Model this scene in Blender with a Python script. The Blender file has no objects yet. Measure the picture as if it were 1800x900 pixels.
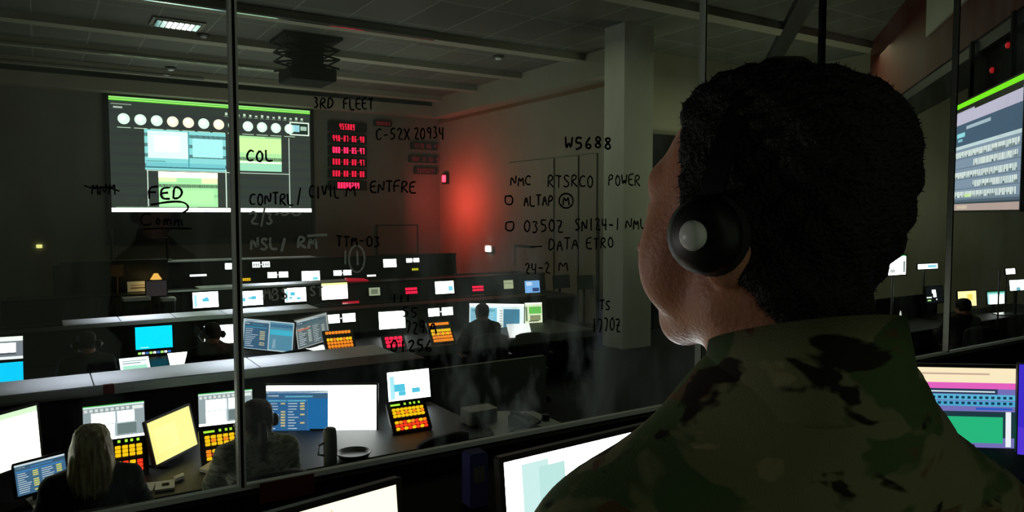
import bpy, math, random
import numpy as np
from math import sin, cos, pi, radians, sqrt, tan, atan2, degrees
from mathutils import Vector, Matrix, Euler
random.seed(7)
C = bpy.context.scene.collection

# ------------------------------------------------------------------ camera, world, lights, exposure
YAW, PITCH, FPX, ZC = radians(32.6), radians(3.25), 1300.0, 2.4
cam = bpy.data.cameras.new('camera'); camo = bpy.data.objects.new('camera', cam); C.objects.link(camo)
cam.sensor_width = 36; cam.lens = 36*FPX/1800; cam.clip_start = 0.02; cam.clip_end = 200
camo.location = (0, 0, ZC); camo.rotation_euler = (pi/2-PITCH, 0, -YAW)
bpy.context.scene.camera = camo
w = bpy.data.worlds.new('world'); bpy.context.scene.world = w; w.use_nodes = True
w.node_tree.nodes['Background'].inputs[0].default_value = (0.78, 0.9, 0.62, 1)
w.node_tree.nodes['Background'].inputs[1].default_value = 0.16
vs = bpy.context.scene.view_settings
vs.view_transform = 'Standard'; vs.look = 'None'; vs.exposure = 0.0; vs.gamma = 1.0; vs.use_curve_mapping = False

def area(name, loc, size, energy, col, rot=(0, 0, 0), sy=None, spread=pi):
    l = bpy.data.lights.new(name, 'AREA'); l.energy = energy; l.color = col; l.size = size
    if sy: l.shape = 'RECTANGLE'; l.size_y = sy
    l.spread = spread
    o = bpy.data.objects.new(name, l); C.objects.link(o); o.location = loc; o.rotation_euler = rot
    return o
def spot(name, loc, target, energy, col, angle, blend=1.0, rad=.05):
    l = bpy.data.lights.new(name, 'SPOT'); l.energy = energy; l.color = col; l.spot_size = angle; l.spot_blend = blend
    l.shadow_soft_size = rad
    o = bpy.data.objects.new(name, l); C.objects.link(o); o.location = loc
    d = Vector(target)-Vector(loc); o.rotation_euler = d.to_track_quat('-Z', 'Y').to_euler()
    return o
area('hall_fill_near', (5.5, 9.0, 5.45), 5.0, 40.0, (0.92, 1.0, 0.72), sy=7)  # added ceiling fill for the hall, no fixture behind it
area('hall_fill_right', (11.8, 8.6, 5.3), 2.5, 30.0, (0.88, 1.0, 0.62), sy=2.5)  # added fill for the right part of the hall
area('hall_floor_bounce', (5.0, 15.2, 1.9), 6.0, 62.0, (0.9, 1.0, 0.85), rot=(pi, 0, 0), sy=5)  # added upward area lamp, acts as light bounced off the floor
area('red_glow_light', (9.0, 18.3, 2.7), 0.5, 44, (1.0, 0.07, 0.05), rot=(0, -pi/2, 0), sy=1.6)
area('far_right_fill', (11.3, 9.4, 1.4), 1.5, 30, (0.88, 1.0, 0.66), rot=(pi, 0, 0), sy=1.5)  # added upward fill that brightens the far right wall and ceiling
for k_, (x_, y_) in enumerate(((0.3, 6.6), (1.5, 6.6), (1.0, 10.2), (2.4, 10.2), (3.6, 13.8))):
    area('ledge_fill', (x_, y_, 2.5), .5, (2.0, 3.0, 3.5, 3.5, 4.0)[k_], (.86, .9, 1.0), sy=.25, spread=radians(50))  # added lamps without fixtures, brighten the console ledges
_l = area('face_rim_fill', (-.95, 2.1, 2.0), .25, 2.6, (1.0, .95, .88), spread=radians(140))  # added lamp off to the left, lights the rim of the man's face
_l.rotation_euler = (Vector((.6, .42, 2.3))-Vector((-.95, 2.1, 2.0))).to_track_quat('-Z', 'Y').to_euler()
area('booth_fill', (-0.9, -1.4, 3.7), 0.8, 1.0, (0.93, 1.0, 0.75), rot=(radians(28), 0, radians(-35)))  # added general fill for the booth, no fixture behind it

# ------------------------------------------------------------------ pixel <-> room helpers
_h = np.array([sin(YAW)*cos(PITCH), cos(YAW)*cos(PITCH), -sin(PITCH)])
_r = np.array([cos(YAW), -sin(YAW), 0.0]); _u = np.cross(_r, _h); _c = np.array([0, 0, ZC])
def ray(x, y): return _h + _r*(x-900)/FPX + _u*(450-y)/FPX
def atY(x, y, Y): d = ray(x, y); return Vector(_c + d*Y/d[1])
def atZ(x, y, Z): d = ray(x, y); return Vector(_c + d*(Z-ZC)/d[2])
def atX(x, y, X): d = ray(x, y); return Vector(_c + d*X/d[0])

# ------------------------------------------------------------------ materials
def lin(c):
    if max(c) > 1.0: c = [v/255 for v in c]
    return tuple(v/12.92 if v <= .04045 else ((v+.055)/1.055)**2.4 for v in c)
def pmat(name, col, rough=.6, metal=0.0, vary=.25, scale=6.0, bump=0.0, bscale=60.0, spec=.4):
    m = bpy.data.materials.new(name); m.use_nodes = True; nt = m.node_tree; b = nt.nodes['Principled BSDF']
    tc = nt.nodes.new('ShaderNodeTexCoord'); n = nt.nodes.new('ShaderNodeTexNoise'); n.inputs['Scale'].default_value = scale
    n.inputs['Detail'].default_value = 5
    r = nt.nodes.new('ShaderNodeValToRGB'); c = lin(col)
    r.color_ramp.elements[0].position = .3; r.color_ramp.elements[1].position = .7
    r.color_ramp.elements[0].color = tuple(v*(1-vary) for v in c)+(1,)
    r.color_ramp.elements[1].color = tuple(min(1, v*(1+vary)) for v in c)+(1,)
    nt.links.new(tc.outputs['Object'], n.inputs['Vector']); nt.links.new(n.outputs['Fac'], r.inputs[0]); nt.links.new(r.outputs[0], b.inputs['Base Color'])
    b.inputs['Roughness'].default_value = rough; b.inputs['Metallic'].default_value = metal
    b.inputs['Specular IOR Level'].default_value = spec
    if bump:
        n2 = nt.nodes.new('ShaderNodeTexNoise'); n2.inputs['Scale'].default_value = bscale; n2.inputs['Detail'].default_value = 4
        bp = nt.nodes.new('ShaderNodeBump'); bp.inputs['Strength'].default_value = bump; bp.inputs['Distance'].default_value = .01
        nt.links.new(tc.outputs['Object'], n2.inputs['Vector']); nt.links.new(n2.outputs['Fac'], bp.inputs['Height']); nt.links.new(bp.outputs[0], b.inputs['Normal'])
    return m
_em = {}
def emat(col, s=1.0):
    if s >= 1.59: s = s*2.6
    k = (tuple(int(v) for v in col), round(s, 2))
    if k not in _em:
        m = bpy.data.materials.new('glow_%d_%d_%d' % k[0]); m.use_nodes = True; nt = m.node_tree
        b = nt.nodes['Principled BSDF']; b.inputs['Base Color'].default_value = (.01, .01, .01, 1); b.inputs['Roughness'].default_value = .4
        b.inputs['Emission Color'].default_value = lin([max(v, 1.01) for v in col])+(1,); b.inputs['Emission Strength'].default_value = s
        _em[k] = m
    return _em[k]
M = {}
M['wall'] = pmat('painted_wall', (150, 146, 130), .85, vary=.06, scale=1.5, bump=.05, bscale=200)
M['wall_back'] = pmat('painted_back_wall', (118, 118, 108), .85, vary=.08, scale=1.2)
M['pillar'] = pmat('painted_pillar', (185, 185, 172), .8, vary=.05, scale=2)
M['dark'] = pmat('charcoal_laminate', (30, 31, 34), .55, vary=.2, scale=4)
M['black'] = pmat('black_plastic', (14, 14, 15), .45, vary=.2, scale=10)
M['ledge'] = pmat('pale_laminate_ledge', (222, 224, 232), .38, vary=.08, scale=3)
M['table'] = pmat('pale_laminate', (150, 152, 142), .5, vary=.08, scale=3)
M['carpet'] = pmat('dark_carpet', (24, 25, 28), .95, vary=.3, scale=40, bump=.3, bscale=300)
M['metal'] = pmat('brushed_aluminium', (175, 177, 176), .3, 1.0, vary=.08, scale=30)
M['steel'] = pmat('bright_trim', (235, 238, 235), .35, 0.0, vary=.05, scale=30)
M['rail'] = pmat('polished_rail', (225, 228, 226), .14, 1.0, vary=.04, scale=30)
M['matte'] = pmat('matte_black_paint', (7, 7, 7), .8, vary=.2, scale=10, spec=.1)
M['maroon'] = pmat('maroon_panel', (88, 27, 18), .7, vary=.12, scale=3)
M['cream'] = pmat('cream_lit_patch', (200, 200, 178), .8, vary=.05, scale=2)
M['paper'] = pmat('white_paper', (235, 235, 228), .8, vary=.04, scale=20)
M['tan'] = pmat('brown_paper', (120, 92, 66), .8, vary=.1, scale=20)
M['skin'] = pmat('skin', (205, 140, 112), .5, vary=.08, scale=25, bump=.15, bscale=220)
M['hair_black'] = pmat('black_hair', (11, 10, 9), .6, vary=.4, scale=90, bump=.6, bscale=260)
M['hair_brown'] = pmat('dark_brown_hair', (70, 46, 30), .45, vary=.4, scale=60, bump=.5, bscale=160)
M['shirt_black'] = pmat('black_cloth', (24, 25, 27), .85, vary=.3, scale=12, bump=.3, bscale=90)
M['shirt_green'] = pmat('dark_green_cloth', (26, 40, 38), .85, vary=.3, scale=12, bump=.3, bscale=90)
M['trouser'] = pmat('dark_trouser_cloth', (34, 34, 38), .85, vary=.3, scale=12)
M['ink'] = pmat('black_marker_ink', (10, 11, 10), .8, vary=.3, scale=60, spec=.1)
M['ink_pale'] = pmat('pale_smudged_ink', (200, 205, 200), .9, vary=.2, scale=60)
def pale_ink():
    m = M['ink_pale']; nt = m.node_tree; b = nt.nodes['Principled BSDF']; out = nt.nodes['Material Output']
    t = nt.nodes.new('ShaderNodeBsdfTranslucent'); t.inputs[0].default_value = (.75, .78, .76, 1)
    x = nt.nodes.new('ShaderNodeMixShader'); x.inputs[0].default_value = .7
    nt.links.new(b.outputs[0], x.inputs[1]); nt.links.new(t.outputs[0], x.inputs[2]); nt.links.new(x.outputs[0], out.inputs[0])
pale_ink()
M['red_plastic'] = pmat('red_plastic', (150, 30, 30), .5, vary=.1, scale=20)
M['chair'] = pmat('chair_fabric', (34, 35, 38), .8, vary=.25, scale=60, bump=.2, bscale=200)
M['purple'] = pmat('blue_violet_cloth', (70, 66, 130), .8, vary=.15, scale=15)
M['clear'] = pmat('smoky_plastic', (120, 124, 118), .2, vary=.1, scale=10)

def blond():
    m = bpy.data.materials.new('blond_hair'); m.use_nodes = True; nt = m.node_tree; b = nt.nodes['Principled BSDF']
    tc = nt.nodes.new('ShaderNodeTexCoord'); mp = nt.nodes.new('ShaderNodeMapping'); mp.inputs['Scale'].default_value = (60, 60, 4)
    n = nt.nodes.new('ShaderNodeTexNoise'); n.inputs['Scale'].default_value = 1.0; n.inputs['Detail'].default_value = 6
    r = nt.nodes.new('ShaderNodeValToRGB'); r.color_ramp.elements[0].position = .35; r.color_ramp.elements[1].position = .68
    r.color_ramp.elements[0].color = lin((150, 122, 84))+(1,); r.color_ramp.elements[1].color = lin((250, 236, 190))+(1,)
    bp = nt.nodes.new('ShaderNodeBump'); bp.inputs['Strength'].default_value = .7; bp.inputs['Distance'].default_value = .02
    L = nt.links.new; L(tc.outputs['Object'], mp.inputs[0]); L(mp.outputs[0], n.inputs['Vector']); L(n.outputs['Fac'], r.inputs[0])
    L(r.outputs[0], b.inputs['Base Color']); L(n.outputs['Fac'], bp.inputs['Height']); L(bp.outputs[0], b.inputs['Normal'])
    b.inputs['Roughness'].default_value = .45
    return m
M['hair_blond'] = blond()

def camo_mat(name, cols, scale, gain=1.0):
    m = bpy.data.materials.new(name); m.use_nodes = True; nt = m.node_tree; b = nt.nodes['Principled BSDF']; L = nt.links.new
    tc = nt.nodes.new('ShaderNodeTexCoord'); mp = nt.nodes.new('ShaderNodeMapping'); mp.inputs['Scale'].default_value = (1.0, 1.0, 1.7)
    L(tc.outputs['Object'], mp.inputs[0])
    prev = None
    for i, (c, thr, sc) in enumerate(cols):
        c = tuple(v*gain for v in lin(c))+(1,)
        if prev is None:
            rgb = nt.nodes.new('ShaderNodeRGB'); rgb.outputs[0].default_value = c; prev = rgb.outputs[0]; continue
        n = nt.nodes.new('ShaderNodeTexNoise'); n.noise_dimensions = '4D'; n.inputs['W'].default_value = i*3.7
        n.inputs['Scale'].default_value = scale*sc; n.inputs['Detail'].default_value = 3; n.inputs['Distortion'].default_value = .5
        L(mp.outputs[0], n.inputs['Vector'])
        r = nt.nodes.new('ShaderNodeValToRGB'); r.color_ramp.elements[0].position = thr; r.color_ramp.elements[1].position = thr+.03
        L(n.outputs['Fac'], r.inputs[0])
        mx = nt.nodes.new('ShaderNodeMixRGB'); L(r.outputs[0], mx.inputs[0]); L(prev, mx.inputs[1]); mx.inputs[2].default_value = c
        prev = mx.outputs[0]
    L(prev, b.inputs['Base Color']); b.inputs['Roughness'].default_value = .85; b.inputs['Specular IOR Level'].default_value = .2
    n2 = nt.nodes.new('ShaderNodeTexNoise'); n2.inputs['Scale'].default_value = 700; bp = nt.nodes.new('ShaderNodeBump')
    bp.inputs['Strength'].default_value = .25; bp.inputs['Distance'].default_value = .002
    L(tc.outputs['Object'], n2.inputs['Vector']); L(n2.outputs['Fac'], bp.inputs['Height']); L(bp.outputs[0], b.inputs['Normal'])
    return m
M['camo'] = camo_mat('camouflage_cloth', [((122, 124, 92), 0, 1), ((78, 98, 62), .52, 1.0), ((104, 82, 56), .56, 1.3), ((150, 146, 112), .64, 2.0), ((38, 34, 26), .58, 1.6)], 9.5)
M['camo_grey'] = camo_mat('grey_camouflage_cloth', [((206, 206, 184), 0, 1), ((150, 154, 128), .5, 1.2), ((120, 112, 92), .6, 2.0)], 14.0)

def ceiling_mat():
    m = bpy.data.materials.new('ceiling_tiles'); m.use_nodes = True; nt = m.node_tree; b = nt.nodes['Principled BSDF']; L = nt.links.new
    tc = nt.nodes.new('ShaderNodeTexCoord'); br = nt.nodes.new('ShaderNodeTexBrick'); br.offset = 0.0
    br.inputs['Scale'].default_value = 1.0; br.inputs['Brick Width'].default_value = 0.9; br.inputs['Row Height'].default_value = 1.5
    br.inputs['Mortar Size'].default_value = .012; br.inputs['Color1'].default_value = lin((112, 112, 102))+(1,); br.inputs['Color2'].default_value = lin((98, 96, 90))+(1,)
    br.inputs['Mortar'].default_value = lin((150, 150, 142))+(1,)
    n = nt.nodes.new('ShaderNodeTexNoise'); n.inputs['Scale'].default_value = .6; mx = nt.nodes.new('ShaderNodeMixRGB'); mx.blend_type = 'MULTIPLY'; mx.inputs[0].default_value = .5
    L(tc.outputs['Object'], br.inputs['Vector']); L(tc.outputs['Object'], n.inputs['Vector'])
    L(br.outputs['Color'], mx.inputs[1]); L(n.outputs['Fac'], mx.inputs[2]); L(mx.outputs[0], b.inputs['Base Color'])
    b.inputs['Roughness'].default_value = .8
    return m
M['ceiling'] = ceiling_mat()

GYG = 2.37
def glass_mat():
    m = bpy.data.materials.new('window_glass'); m.use_nodes = True; nt = m.node_tree; L = nt.links.new
    nt.nodes.remove(nt.nodes['Principled BSDF']); out = nt.nodes['Material Output']
    tr = nt.nodes.new('ShaderNodeBsdfTransparent'); tr.inputs[0].default_value = (.96, .98, .96, 1)
    gl = nt.nodes.new('ShaderNodeBsdfGlossy'); gl.inputs['Roughness'].default_value = .02; gl.inputs[0].default_value = (.8, .85, .8, 1)
    fr = nt.nodes.new('ShaderNodeLayerWeight'); fr.inputs[0].default_value = .5
    pw = nt.nodes.new('ShaderNodeMath'); pw.operation = 'POWER'; pw.inputs[1].default_value = 4.0; L(fr.outputs['Facing'], pw.inputs[0])
    ma = nt.nodes.new('ShaderNodeMath'); ma.operation = 'MULTIPLY_ADD'; ma.inputs[1].default_value = .5; ma.inputs[2].default_value = .02; L(pw.outputs[0], ma.inputs[0])
    m1 = nt.nodes.new('ShaderNodeMixShader'); L(ma.outputs[0], m1.inputs[0]); L(tr.outputs[0], m1.inputs[1]); L(gl.outputs[0], m1.inputs[2])
    df = nt.nodes.new('ShaderNodeBsdfTranslucent'); df.inputs[0].default_value = (.75, .85, .9, 1)
    tc = nt.nodes.new('ShaderNodeTexCoord'); mp = nt.nodes.new('ShaderNodeMapping'); mp.inputs['Scale'].default_value = (3.0, 1, 1.2); mp.inputs['Rotation'].default_value = (0, .5, 0)
    n = nt.nodes.new('ShaderNodeTexNoise'); n.inputs['Scale'].default_value = 1.6; n.inputs['Detail'].default_value = 7; n.inputs['Roughness'].default_value = .6
    r = nt.nodes.new('ShaderNodeValToRGB'); r.color_ramp.elements[0].position = .46; r.color_ramp.elements[1].position = .8
    r.color_ramp.elements[1].color = (.42, .42, .42, 1)
    L(tc.outputs['Object'], mp.inputs[0]); L(mp.outputs[0], n.inputs['Vector']); L(n.outputs['Fac'], r.inputs[0])
    vd = nt.nodes.new('ShaderNodeVectorMath'); vd.operation = 'DISTANCE'; vd.inputs[1].default_value = (1.5, GYG, 1.83); L(tc.outputs['Object'], vd.inputs[0])
    mr = nt.nodes.new('ShaderNodeMapRange'); mr.inputs['From Min'].default_value = .1; mr.inputs['From Max'].default_value = .62; mr.inputs['To Min'].default_value = 1.3; mr.inputs['To Max'].default_value = .12
    L(vd.outputs['Value'], mr.inputs['Value']); mm = nt.nodes.new('ShaderNodeMath'); mm.operation = 'MULTIPLY'; L(r.outputs[0], mm.inputs[0]); L(mr.outputs['Result'], mm.inputs[1])
    m2 = nt.nodes.new('ShaderNodeMixShader'); L(mm.outputs[0], m2.inputs[0]); L(m1.outputs[0], m2.inputs[1]); L(df.outputs[0], m2.inputs[2])
    L(m2.outputs[0], out.inputs[0])
    return m
M['glass'] = glass_mat()

# ------------------------------------------------------------------ mesh building
class MB:
    def __init__(s): s.v = []; s.f = []; s.m = []
    def add(s, vs, fs, mi=0):
        o = len(s.v); s.v += [tuple(v) for v in vs]; s.f += [tuple(i+o for i in f) for f in fs]; s.m += [mi]*len(fs); return s
    def box(s, x0, y0, z0, x1, y1, z1, mi=0, mat=None):
        vs = [Vector(p) for p in ((x0, y0, z0), (x1, y0, z0), (x1, y1, z0), (x0, y1, z0), (x0, y0, z1), (x1, y0, z1), (x1, y1, z1), (x0, y1, z1))]
        if mat is not None: vs = [mat @ v for v in vs]
        return s.add(vs, [(0, 3, 2, 1), (4, 5, 6, 7), (0, 1, 5, 4), (1, 2, 6, 5), (2, 3, 7, 6), (3, 0, 4, 7)], mi)
    def rbox(s, x0, y0, z0, x1, y1, z1, r=.01, axis='y', mi=0, n=4, mat=None):
        # box with its four edges along one axis rounded
        ax = {'x': 0, 'y': 1, 'z': 2}[axis]; lo = (x0, y0, z0); hi = (x1, y1, z1); a, b = [i for i in range(3) if i != ax]
        pts = []
        for cx, cy, a0 in ((hi[a]-r, hi[b]-r, 0), (lo[a]+r, hi[b]-r, pi/2), (lo[a]+r, lo[b]+r, pi), (hi[a]-r, lo[b]+r, 1.5*pi)):
            for k in range(n+1): t = a0+pi/2*k/n; pts.append((cx+r*cos(t), cy+r*sin(t)))
        vs = []
        for e in (lo[ax], hi[ax]):
            for p in pts:
                v = [0, 0, 0]; v[ax] = e; v[a] = p[0]; v[b] = p[1]; vs.append(Vector(v))
        if mat is not None: vs = [mat @ v for v in vs]
        N = len(pts); fs = [tuple(range(N)), tuple(range(2*N-1, N-1, -1))]+[(i, i+N, (i+1) % N+N, (i+1) % N) for i in range(N)]
        return s.add(vs, fs, mi)
    def tube(s, pts, r, n=8, mi=0, cap=True):
        pts = [Vector(p) for p in pts]; rr = r if isinstance(r, (list, tuple)) else [r]*len(pts)
        vs = []; up = Vector((0, 0, 1))
        for i, p in enumerate(pts):
            d = (pts[min(i+1, len(pts)-1)]-pts[max(i-1, 0)]).normalized()
            a = d.cross(up); a = d.cross(Vector((0, 1, 0))) if a.length < .05 else a
            a.normalize(); b = d.cross(a).normalized()
            for k in range(n): t = 2*pi*k/n; vs.append(p+a*rr[i]*cos(t)+b*rr[i]*sin(t))
        fs = []
        for i in range(len(pts)-1):
            for k in range(n): fs.append((i*n+k, i*n+(k+1) % n, (i+1)*n+(k+1) % n, (i+1)*n+k))
        if cap: fs += [tuple(range(n-1, -1, -1)), tuple((len(pts)-1)*n+k for k in range(n))]
        return s.add(vs, fs, mi)
    def lathe(s, prof, cx=0, cy=0, n=20, mi=0, mat=None):
        vs = []
        for (r, z) in prof:
            for k in range(n): t = 2*pi*k/n; vs.append(Vector((cx+r*cos(t), cy+r*sin(t), z)))
        if mat is not None: vs = [mat @ v for v in vs]
        fs = [(i*n+k, i*n+(k+1) % n, (i+1)*n+(k+1) % n, (i+1)*n+k) for i in range(len(prof)-1) for k in range(n)]
        fs += [tuple(range(n-1, -1, -1)), tuple((len(prof)-1)*n+k for k in range(n))]
        return s.add(vs, fs, mi)
    def quad(s, a, b, c, d, mi=0): return s.add([a, b, c, d], [(0, 1, 2, 3)], mi)
    def build(s, name, mats, parent=None, smooth=False, bevel=0):
        me = bpy.data.meshes.new(name); me.from_pydata(s.v, [], s.f); me.validate()
        if not isinstance(mats, (list, tuple)): mats = [mats]
        for m in mats: me.materials.append(m)
        if len(me.polygons) == len(s.m): me.polygons.foreach_set('material_index', s.m)
        if smooth: me.polygons.foreach_set('use_smooth', [True]*len(me.polygons))
        o = bpy.data.objects.new(name, me); C.objects.link(o)
        if parent is not None: o.parent = parent
        if bevel:
            b = o.modifiers.new('bevel', 'BEVEL'); b.width = bevel; b.segments = 2; b.limit_method = 'ANGLE'
        return o
def tag(o, label, cat, group=None):
    o['label'] = label; o['category'] = cat
    if group: o['group'] = group
    return o
def thing(name, label, cat, loc=(0, 0, 0), rot=(0, 0, 0), group=None):
    o = bpy.data.objects.new(name, None); C.objects.link(o); o.location = loc; o.rotation_euler = rot; o.empty_display_size = .1
    return tag(o, label, cat, group)
def struct(name, mb, mats, **k):
    o = mb.build(name, mats, **k); o['kind'] = 'structure'; return o
def dup(root, loc, rot, label, group=None):
    def cp(o, par):
        c = o.copy(); C.objects.link(c)
        if par is not None: c.parent = par
        for ch in o.children: cp(ch, c)
        return c
    r = cp(root, None); r.location = loc; r.rotation_euler = rot; r['label'] = label
    if group: r['group'] = group
    return r

# ------------------------------------------------------------------ the setting
GY = 2.37; CEIL = 5.72; BW = 20.0; XL = -4.0; XR = 10.2; XF = 14.6; SILL = 1.55
struct('floor', MB().box(XL, GY+.06, -.1, XF, BW, 0), M['carpet'])
struct('ceiling', MB().box(XL, GY+.06, CEIL, XF, BW, CEIL+.1), M['ceiling'])
struct('wall_back', MB().box(XL, BW, 0, XR+.1, BW+.1, CEIL), M['wall_back'])
struct('wall_left', MB().box(XL-.1, GY-.05, 0, XL, BW, CEIL), M['wall'])
mb = MB().box(XR, 11.5, 0, XR+.12, BW, CEIL)
struct('wall_right', mb, M['wall'])
struct('wall_recess', MB().box(XR, 11.4, 0, XF, 11.5, CEIL), M['wall'])
struct('wall_far_right', MB().box(XF, GY-.05, 0, XF+.1, 11.5, CEIL), M['wall'])
# soffit that runs round under the ceiling of the back and right wall
struct('trim_1', MB().box(XL, BW-.5, ZC+2.83, XR, BW, CEIL), M['wall'])
struct('trim_2', MB().box(XR-.5, 11.5, ZC+2.78, XR, BW-.5, CEIL), M['wall'])
struct('soffit_shadow_line', MB().box(XL, BW-.53, ZC+3.12, XR-.5, BW-.5, ZC+3.22), M['black'])  # black strip stands in for the shadow line under the ceiling
struct('trim_4', MB().box(XR-.05, 11.5, ZC+2.70, XR, BW, ZC+2.78), M['tan'])
# pillar
p = struct('pillar', MB().box(8.65, 9.9, 0, 9.33, 10.44, CEIL), M['pillar'])
# ceiling beams with bright edge rails
for i, (y, x0, x1) in enumerate(((8.6, XL, XF), (12.5, XL, XR-.5), (14.9, XL, XR-.5), (17.0, XL, XR-.5), (19.0, XL, XR-.5))):
    struct('beam', MB().box(x0, y-.16, CEIL-.13, x1, y+.16, CEIL), M['wall'])
    if i in (1, 3, 4):
        o = MB().box(x0+1, y-.19, CEIL-.15, (5.2, 6.2, 0, 5.6, 3.4)[i] if i else x1, y-.13, CEIL-.12).build('ceiling_rail', M['rail'])
        tag(o, {1: 'long bright metal rail under the ceiling beam nearest the glass, in front of the vent', 3: 'bright metal rail under the middle ceiling beam behind the hanging projector',
                4: 'short bright metal rail close above the big projection screen'}[i], 'ceiling rail')
# angled bulkhead: local frame u along it (away from the glass), n towards the hall
bo = Vector((8.7*sin(YAW)+5.22*cos(YAW), 8.7*cos(YAW)-5.22*sin(YAW), 0)); ba = radians(16.7)+YAW
BU = Vector((sin(ba), cos(ba), 0)); BN = Vector((-cos(ba), sin(ba), 0))
BM = Matrix(((BU.x, BN.x, 0, bo.x), (BU.y, BN.y, 0, bo.y), (0, 0, 1, 0), (0, 0, 0, 1)))
struct('bulkhead', MB().box(-2.9, -.35, ZC+1.90, 6.2, 0, CEIL, mat=BM), M['maroon'])
struct('bulkhead_lit_patch', MB().box(-2.9, 0, ZC+2.42, 1.64, .03, CEIL, mat=BM), M['cream'])  # lit patch on the bulkhead, built as a pale raised sheet
struct('bulkhead_soffit_trim', MB().box(-2.9, -.6, ZC+1.76, 6.2, -.02, ZC+1.90, mat=BM), M['dark'])
q0, q1 = atZ(1365, 88, CEIL), atZ(1412, 0, CEIL); dq = (q1-q0); n_ = Vector((-dq.y, dq.x, 0)).normalized()*.14
mb = MB(); a_, b_ = q0-dq*.6, q1+dq*1.2
mb.add([a_-n_, a_+n_, b_+n_, b_-n_]+[v+Vector((0, 0, -.14)) for v in (a_-n_, a_+n_, b_+n_, b_-n_)], [(0, 1, 2, 3), (7, 6, 5, 4), (0, 4, 5, 1), (1, 5, 6, 2), (2, 6, 7, 3), (3, 7, 4, 0)])
struct('beam_diagonal', mb, M['dark'])
# wide door panels on the right wall (grooves) and their frame
for k, (xa, xb) in enumerate(((893, 976), (978, 1019), (1021, 1052))):
    A, B = atX(xa, 262, XR), atX(xb, 262, XR); tz = ZC+1.3
    d = thing('door_%d' % (k+1), 'tall flat wall panel door', 'door', (XR-.02, (A.y+B.y)/2, 0)); del d['label']; del d['category']; d['kind'] = 'structure'
    hw = abs(A.y-B.y)/2
    MB().box(-.02, -hw+.02, 0, .01, hw-.02, tz).build('door_panel', M['wall'], d)
    MB().box(-.003, -hw+.012, 0, .015, hw-.012, tz+.006).build('door_frame', M['dark'], d)
o = atX(1052, 395, XR-.3); z1 = o.z
tag(MB().tube([(XR-.3, o.y, 0), (XR-.3, o.y, z1)], .03).lathe([(.15, 0), (.15, .02), (.02, .05)], XR-.3, o.y).build('floor_pole', M['black'], smooth=True), 'thin black upright pole standing before the grey pillar', 'pole')
# recess doorway, dark
A = atY(1140, 235, 11.4)
struct('door_4', MB().box(A.x, 11.33, 0, A.x+1.3, 11.4, A.z), M['black'])

# booth
FB = .75
struct('floor_booth', MB().box(-3, -3, FB-.1, 6.5, GY-.06, FB), M['carpet'])
struct('wall_booth_front', MB().box(-3, GY-.06, 0, XF, GY+.06, SILL-.012), M['matte'])
struct('wall_booth_left', MB().box(-3.1, -3, FB, -3, GY, CEIL), M['dark'])
struct('wall_booth_right', MB().box(6.5, -3, FB, 6.6, GY-.06, CEIL), M['dark'])
struct('wall_booth_header', MB().box(XL, GY-.06, 4.4, XF, GY+.06, CEIL), M['dark'])
struct('wall_front_side', MB().box(6.5, GY-.06, SILL-.05, XF, GY+.06, 4.4).box(XL, GY-.06, 0, -3, GY+.06, 4.4), M['wall'])
struct('ceiling_booth', MB().box(-3, -3, 4.4, 6.5, GY-.06, 4.5), M['dark'])
struct('trim_5', MB().box(-3, GY-.012, SILL-.012, 6.5, GY+.012, SILL+.004), M['steel'])
seam = [atY(416, 450, GY).x, atY(1236, 60, GY).x, atY(1445, 60, GY).x, atY(1668, 450, GY).x]
edges = [-3]+seam+[6.5]
for i in range(5):
    struct('window_%d' % (i+1), MB().box(edges[i]+.004, GY-.006, SILL, edges[i+1]-.004, GY+.006, 4.4), M['glass'])
wd = (.0115, .007, .008, .006)
for i, x in enumerate(seam):
    mb = MB().box(x-wd[i]*.35, GY-.02, SILL, x+wd[i]*.35, GY+.02, 4.4, mi=1)
    if i != 2: mb.box(x-wd[i], GY-.017, SILL, x-wd[i]*.35, GY+.017, 4.4).box(x+wd[i]*.35, GY-.017, SILL, x+wd[i], GY+.017, 4.4)
    else: mb.box(x-wd[i], GY-.017, SILL, x+wd[i], GY+.017, 4.4, mi=1)
    struct('window_mullion_%d' % (i+1), mb, [M['steel'] if i < 2 else M['metal'], M['matte']])

# ------------------------------------------------------------------ screen contents
W = (250, 252, 252)
def screen(name, w, h, rects, parent, y=0.0):
    """rects: (u0,v0,u1,v1,colour,strength) v upward; layers lie 0.4 mm apart"""
    mb = MB(); mats = []; idx = {}
    for i, r in enumerate(rects):
        u0, v0, u1, v1, c = r[:5]; s = r[5] if len(r) > 5 else 1.0
        m = emat(c, s)
        if m.name not in idx: idx[m.name] = len(mats); mats.append(m)
        yy = y-.0004*(i > 0)-.0004*(i > 0 and len(r) > 6)
        x0, x1, z0, z1 = (u0-.5)*w, (u1-.5)*w, (v0-.5)*h, (v1-.5)*h
        mb.quad((x0, yy, z0), (x1, yy, z0), (x1, yy, z1), (x0, yy, z1), idx[m.name])
    return mb.build(name, mats, parent)
def dots(mb, cx, cz, r, y, mi, n=12):
    mb.add([(cx+r*cos(2*pi*k/n), y, cz+r*sin(2*pi*k/n)) for k in range(n)], [tuple(range(n))], mi)
def c_plain(c, s): return [(0, 0, 1, 1, c, s)]
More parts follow.
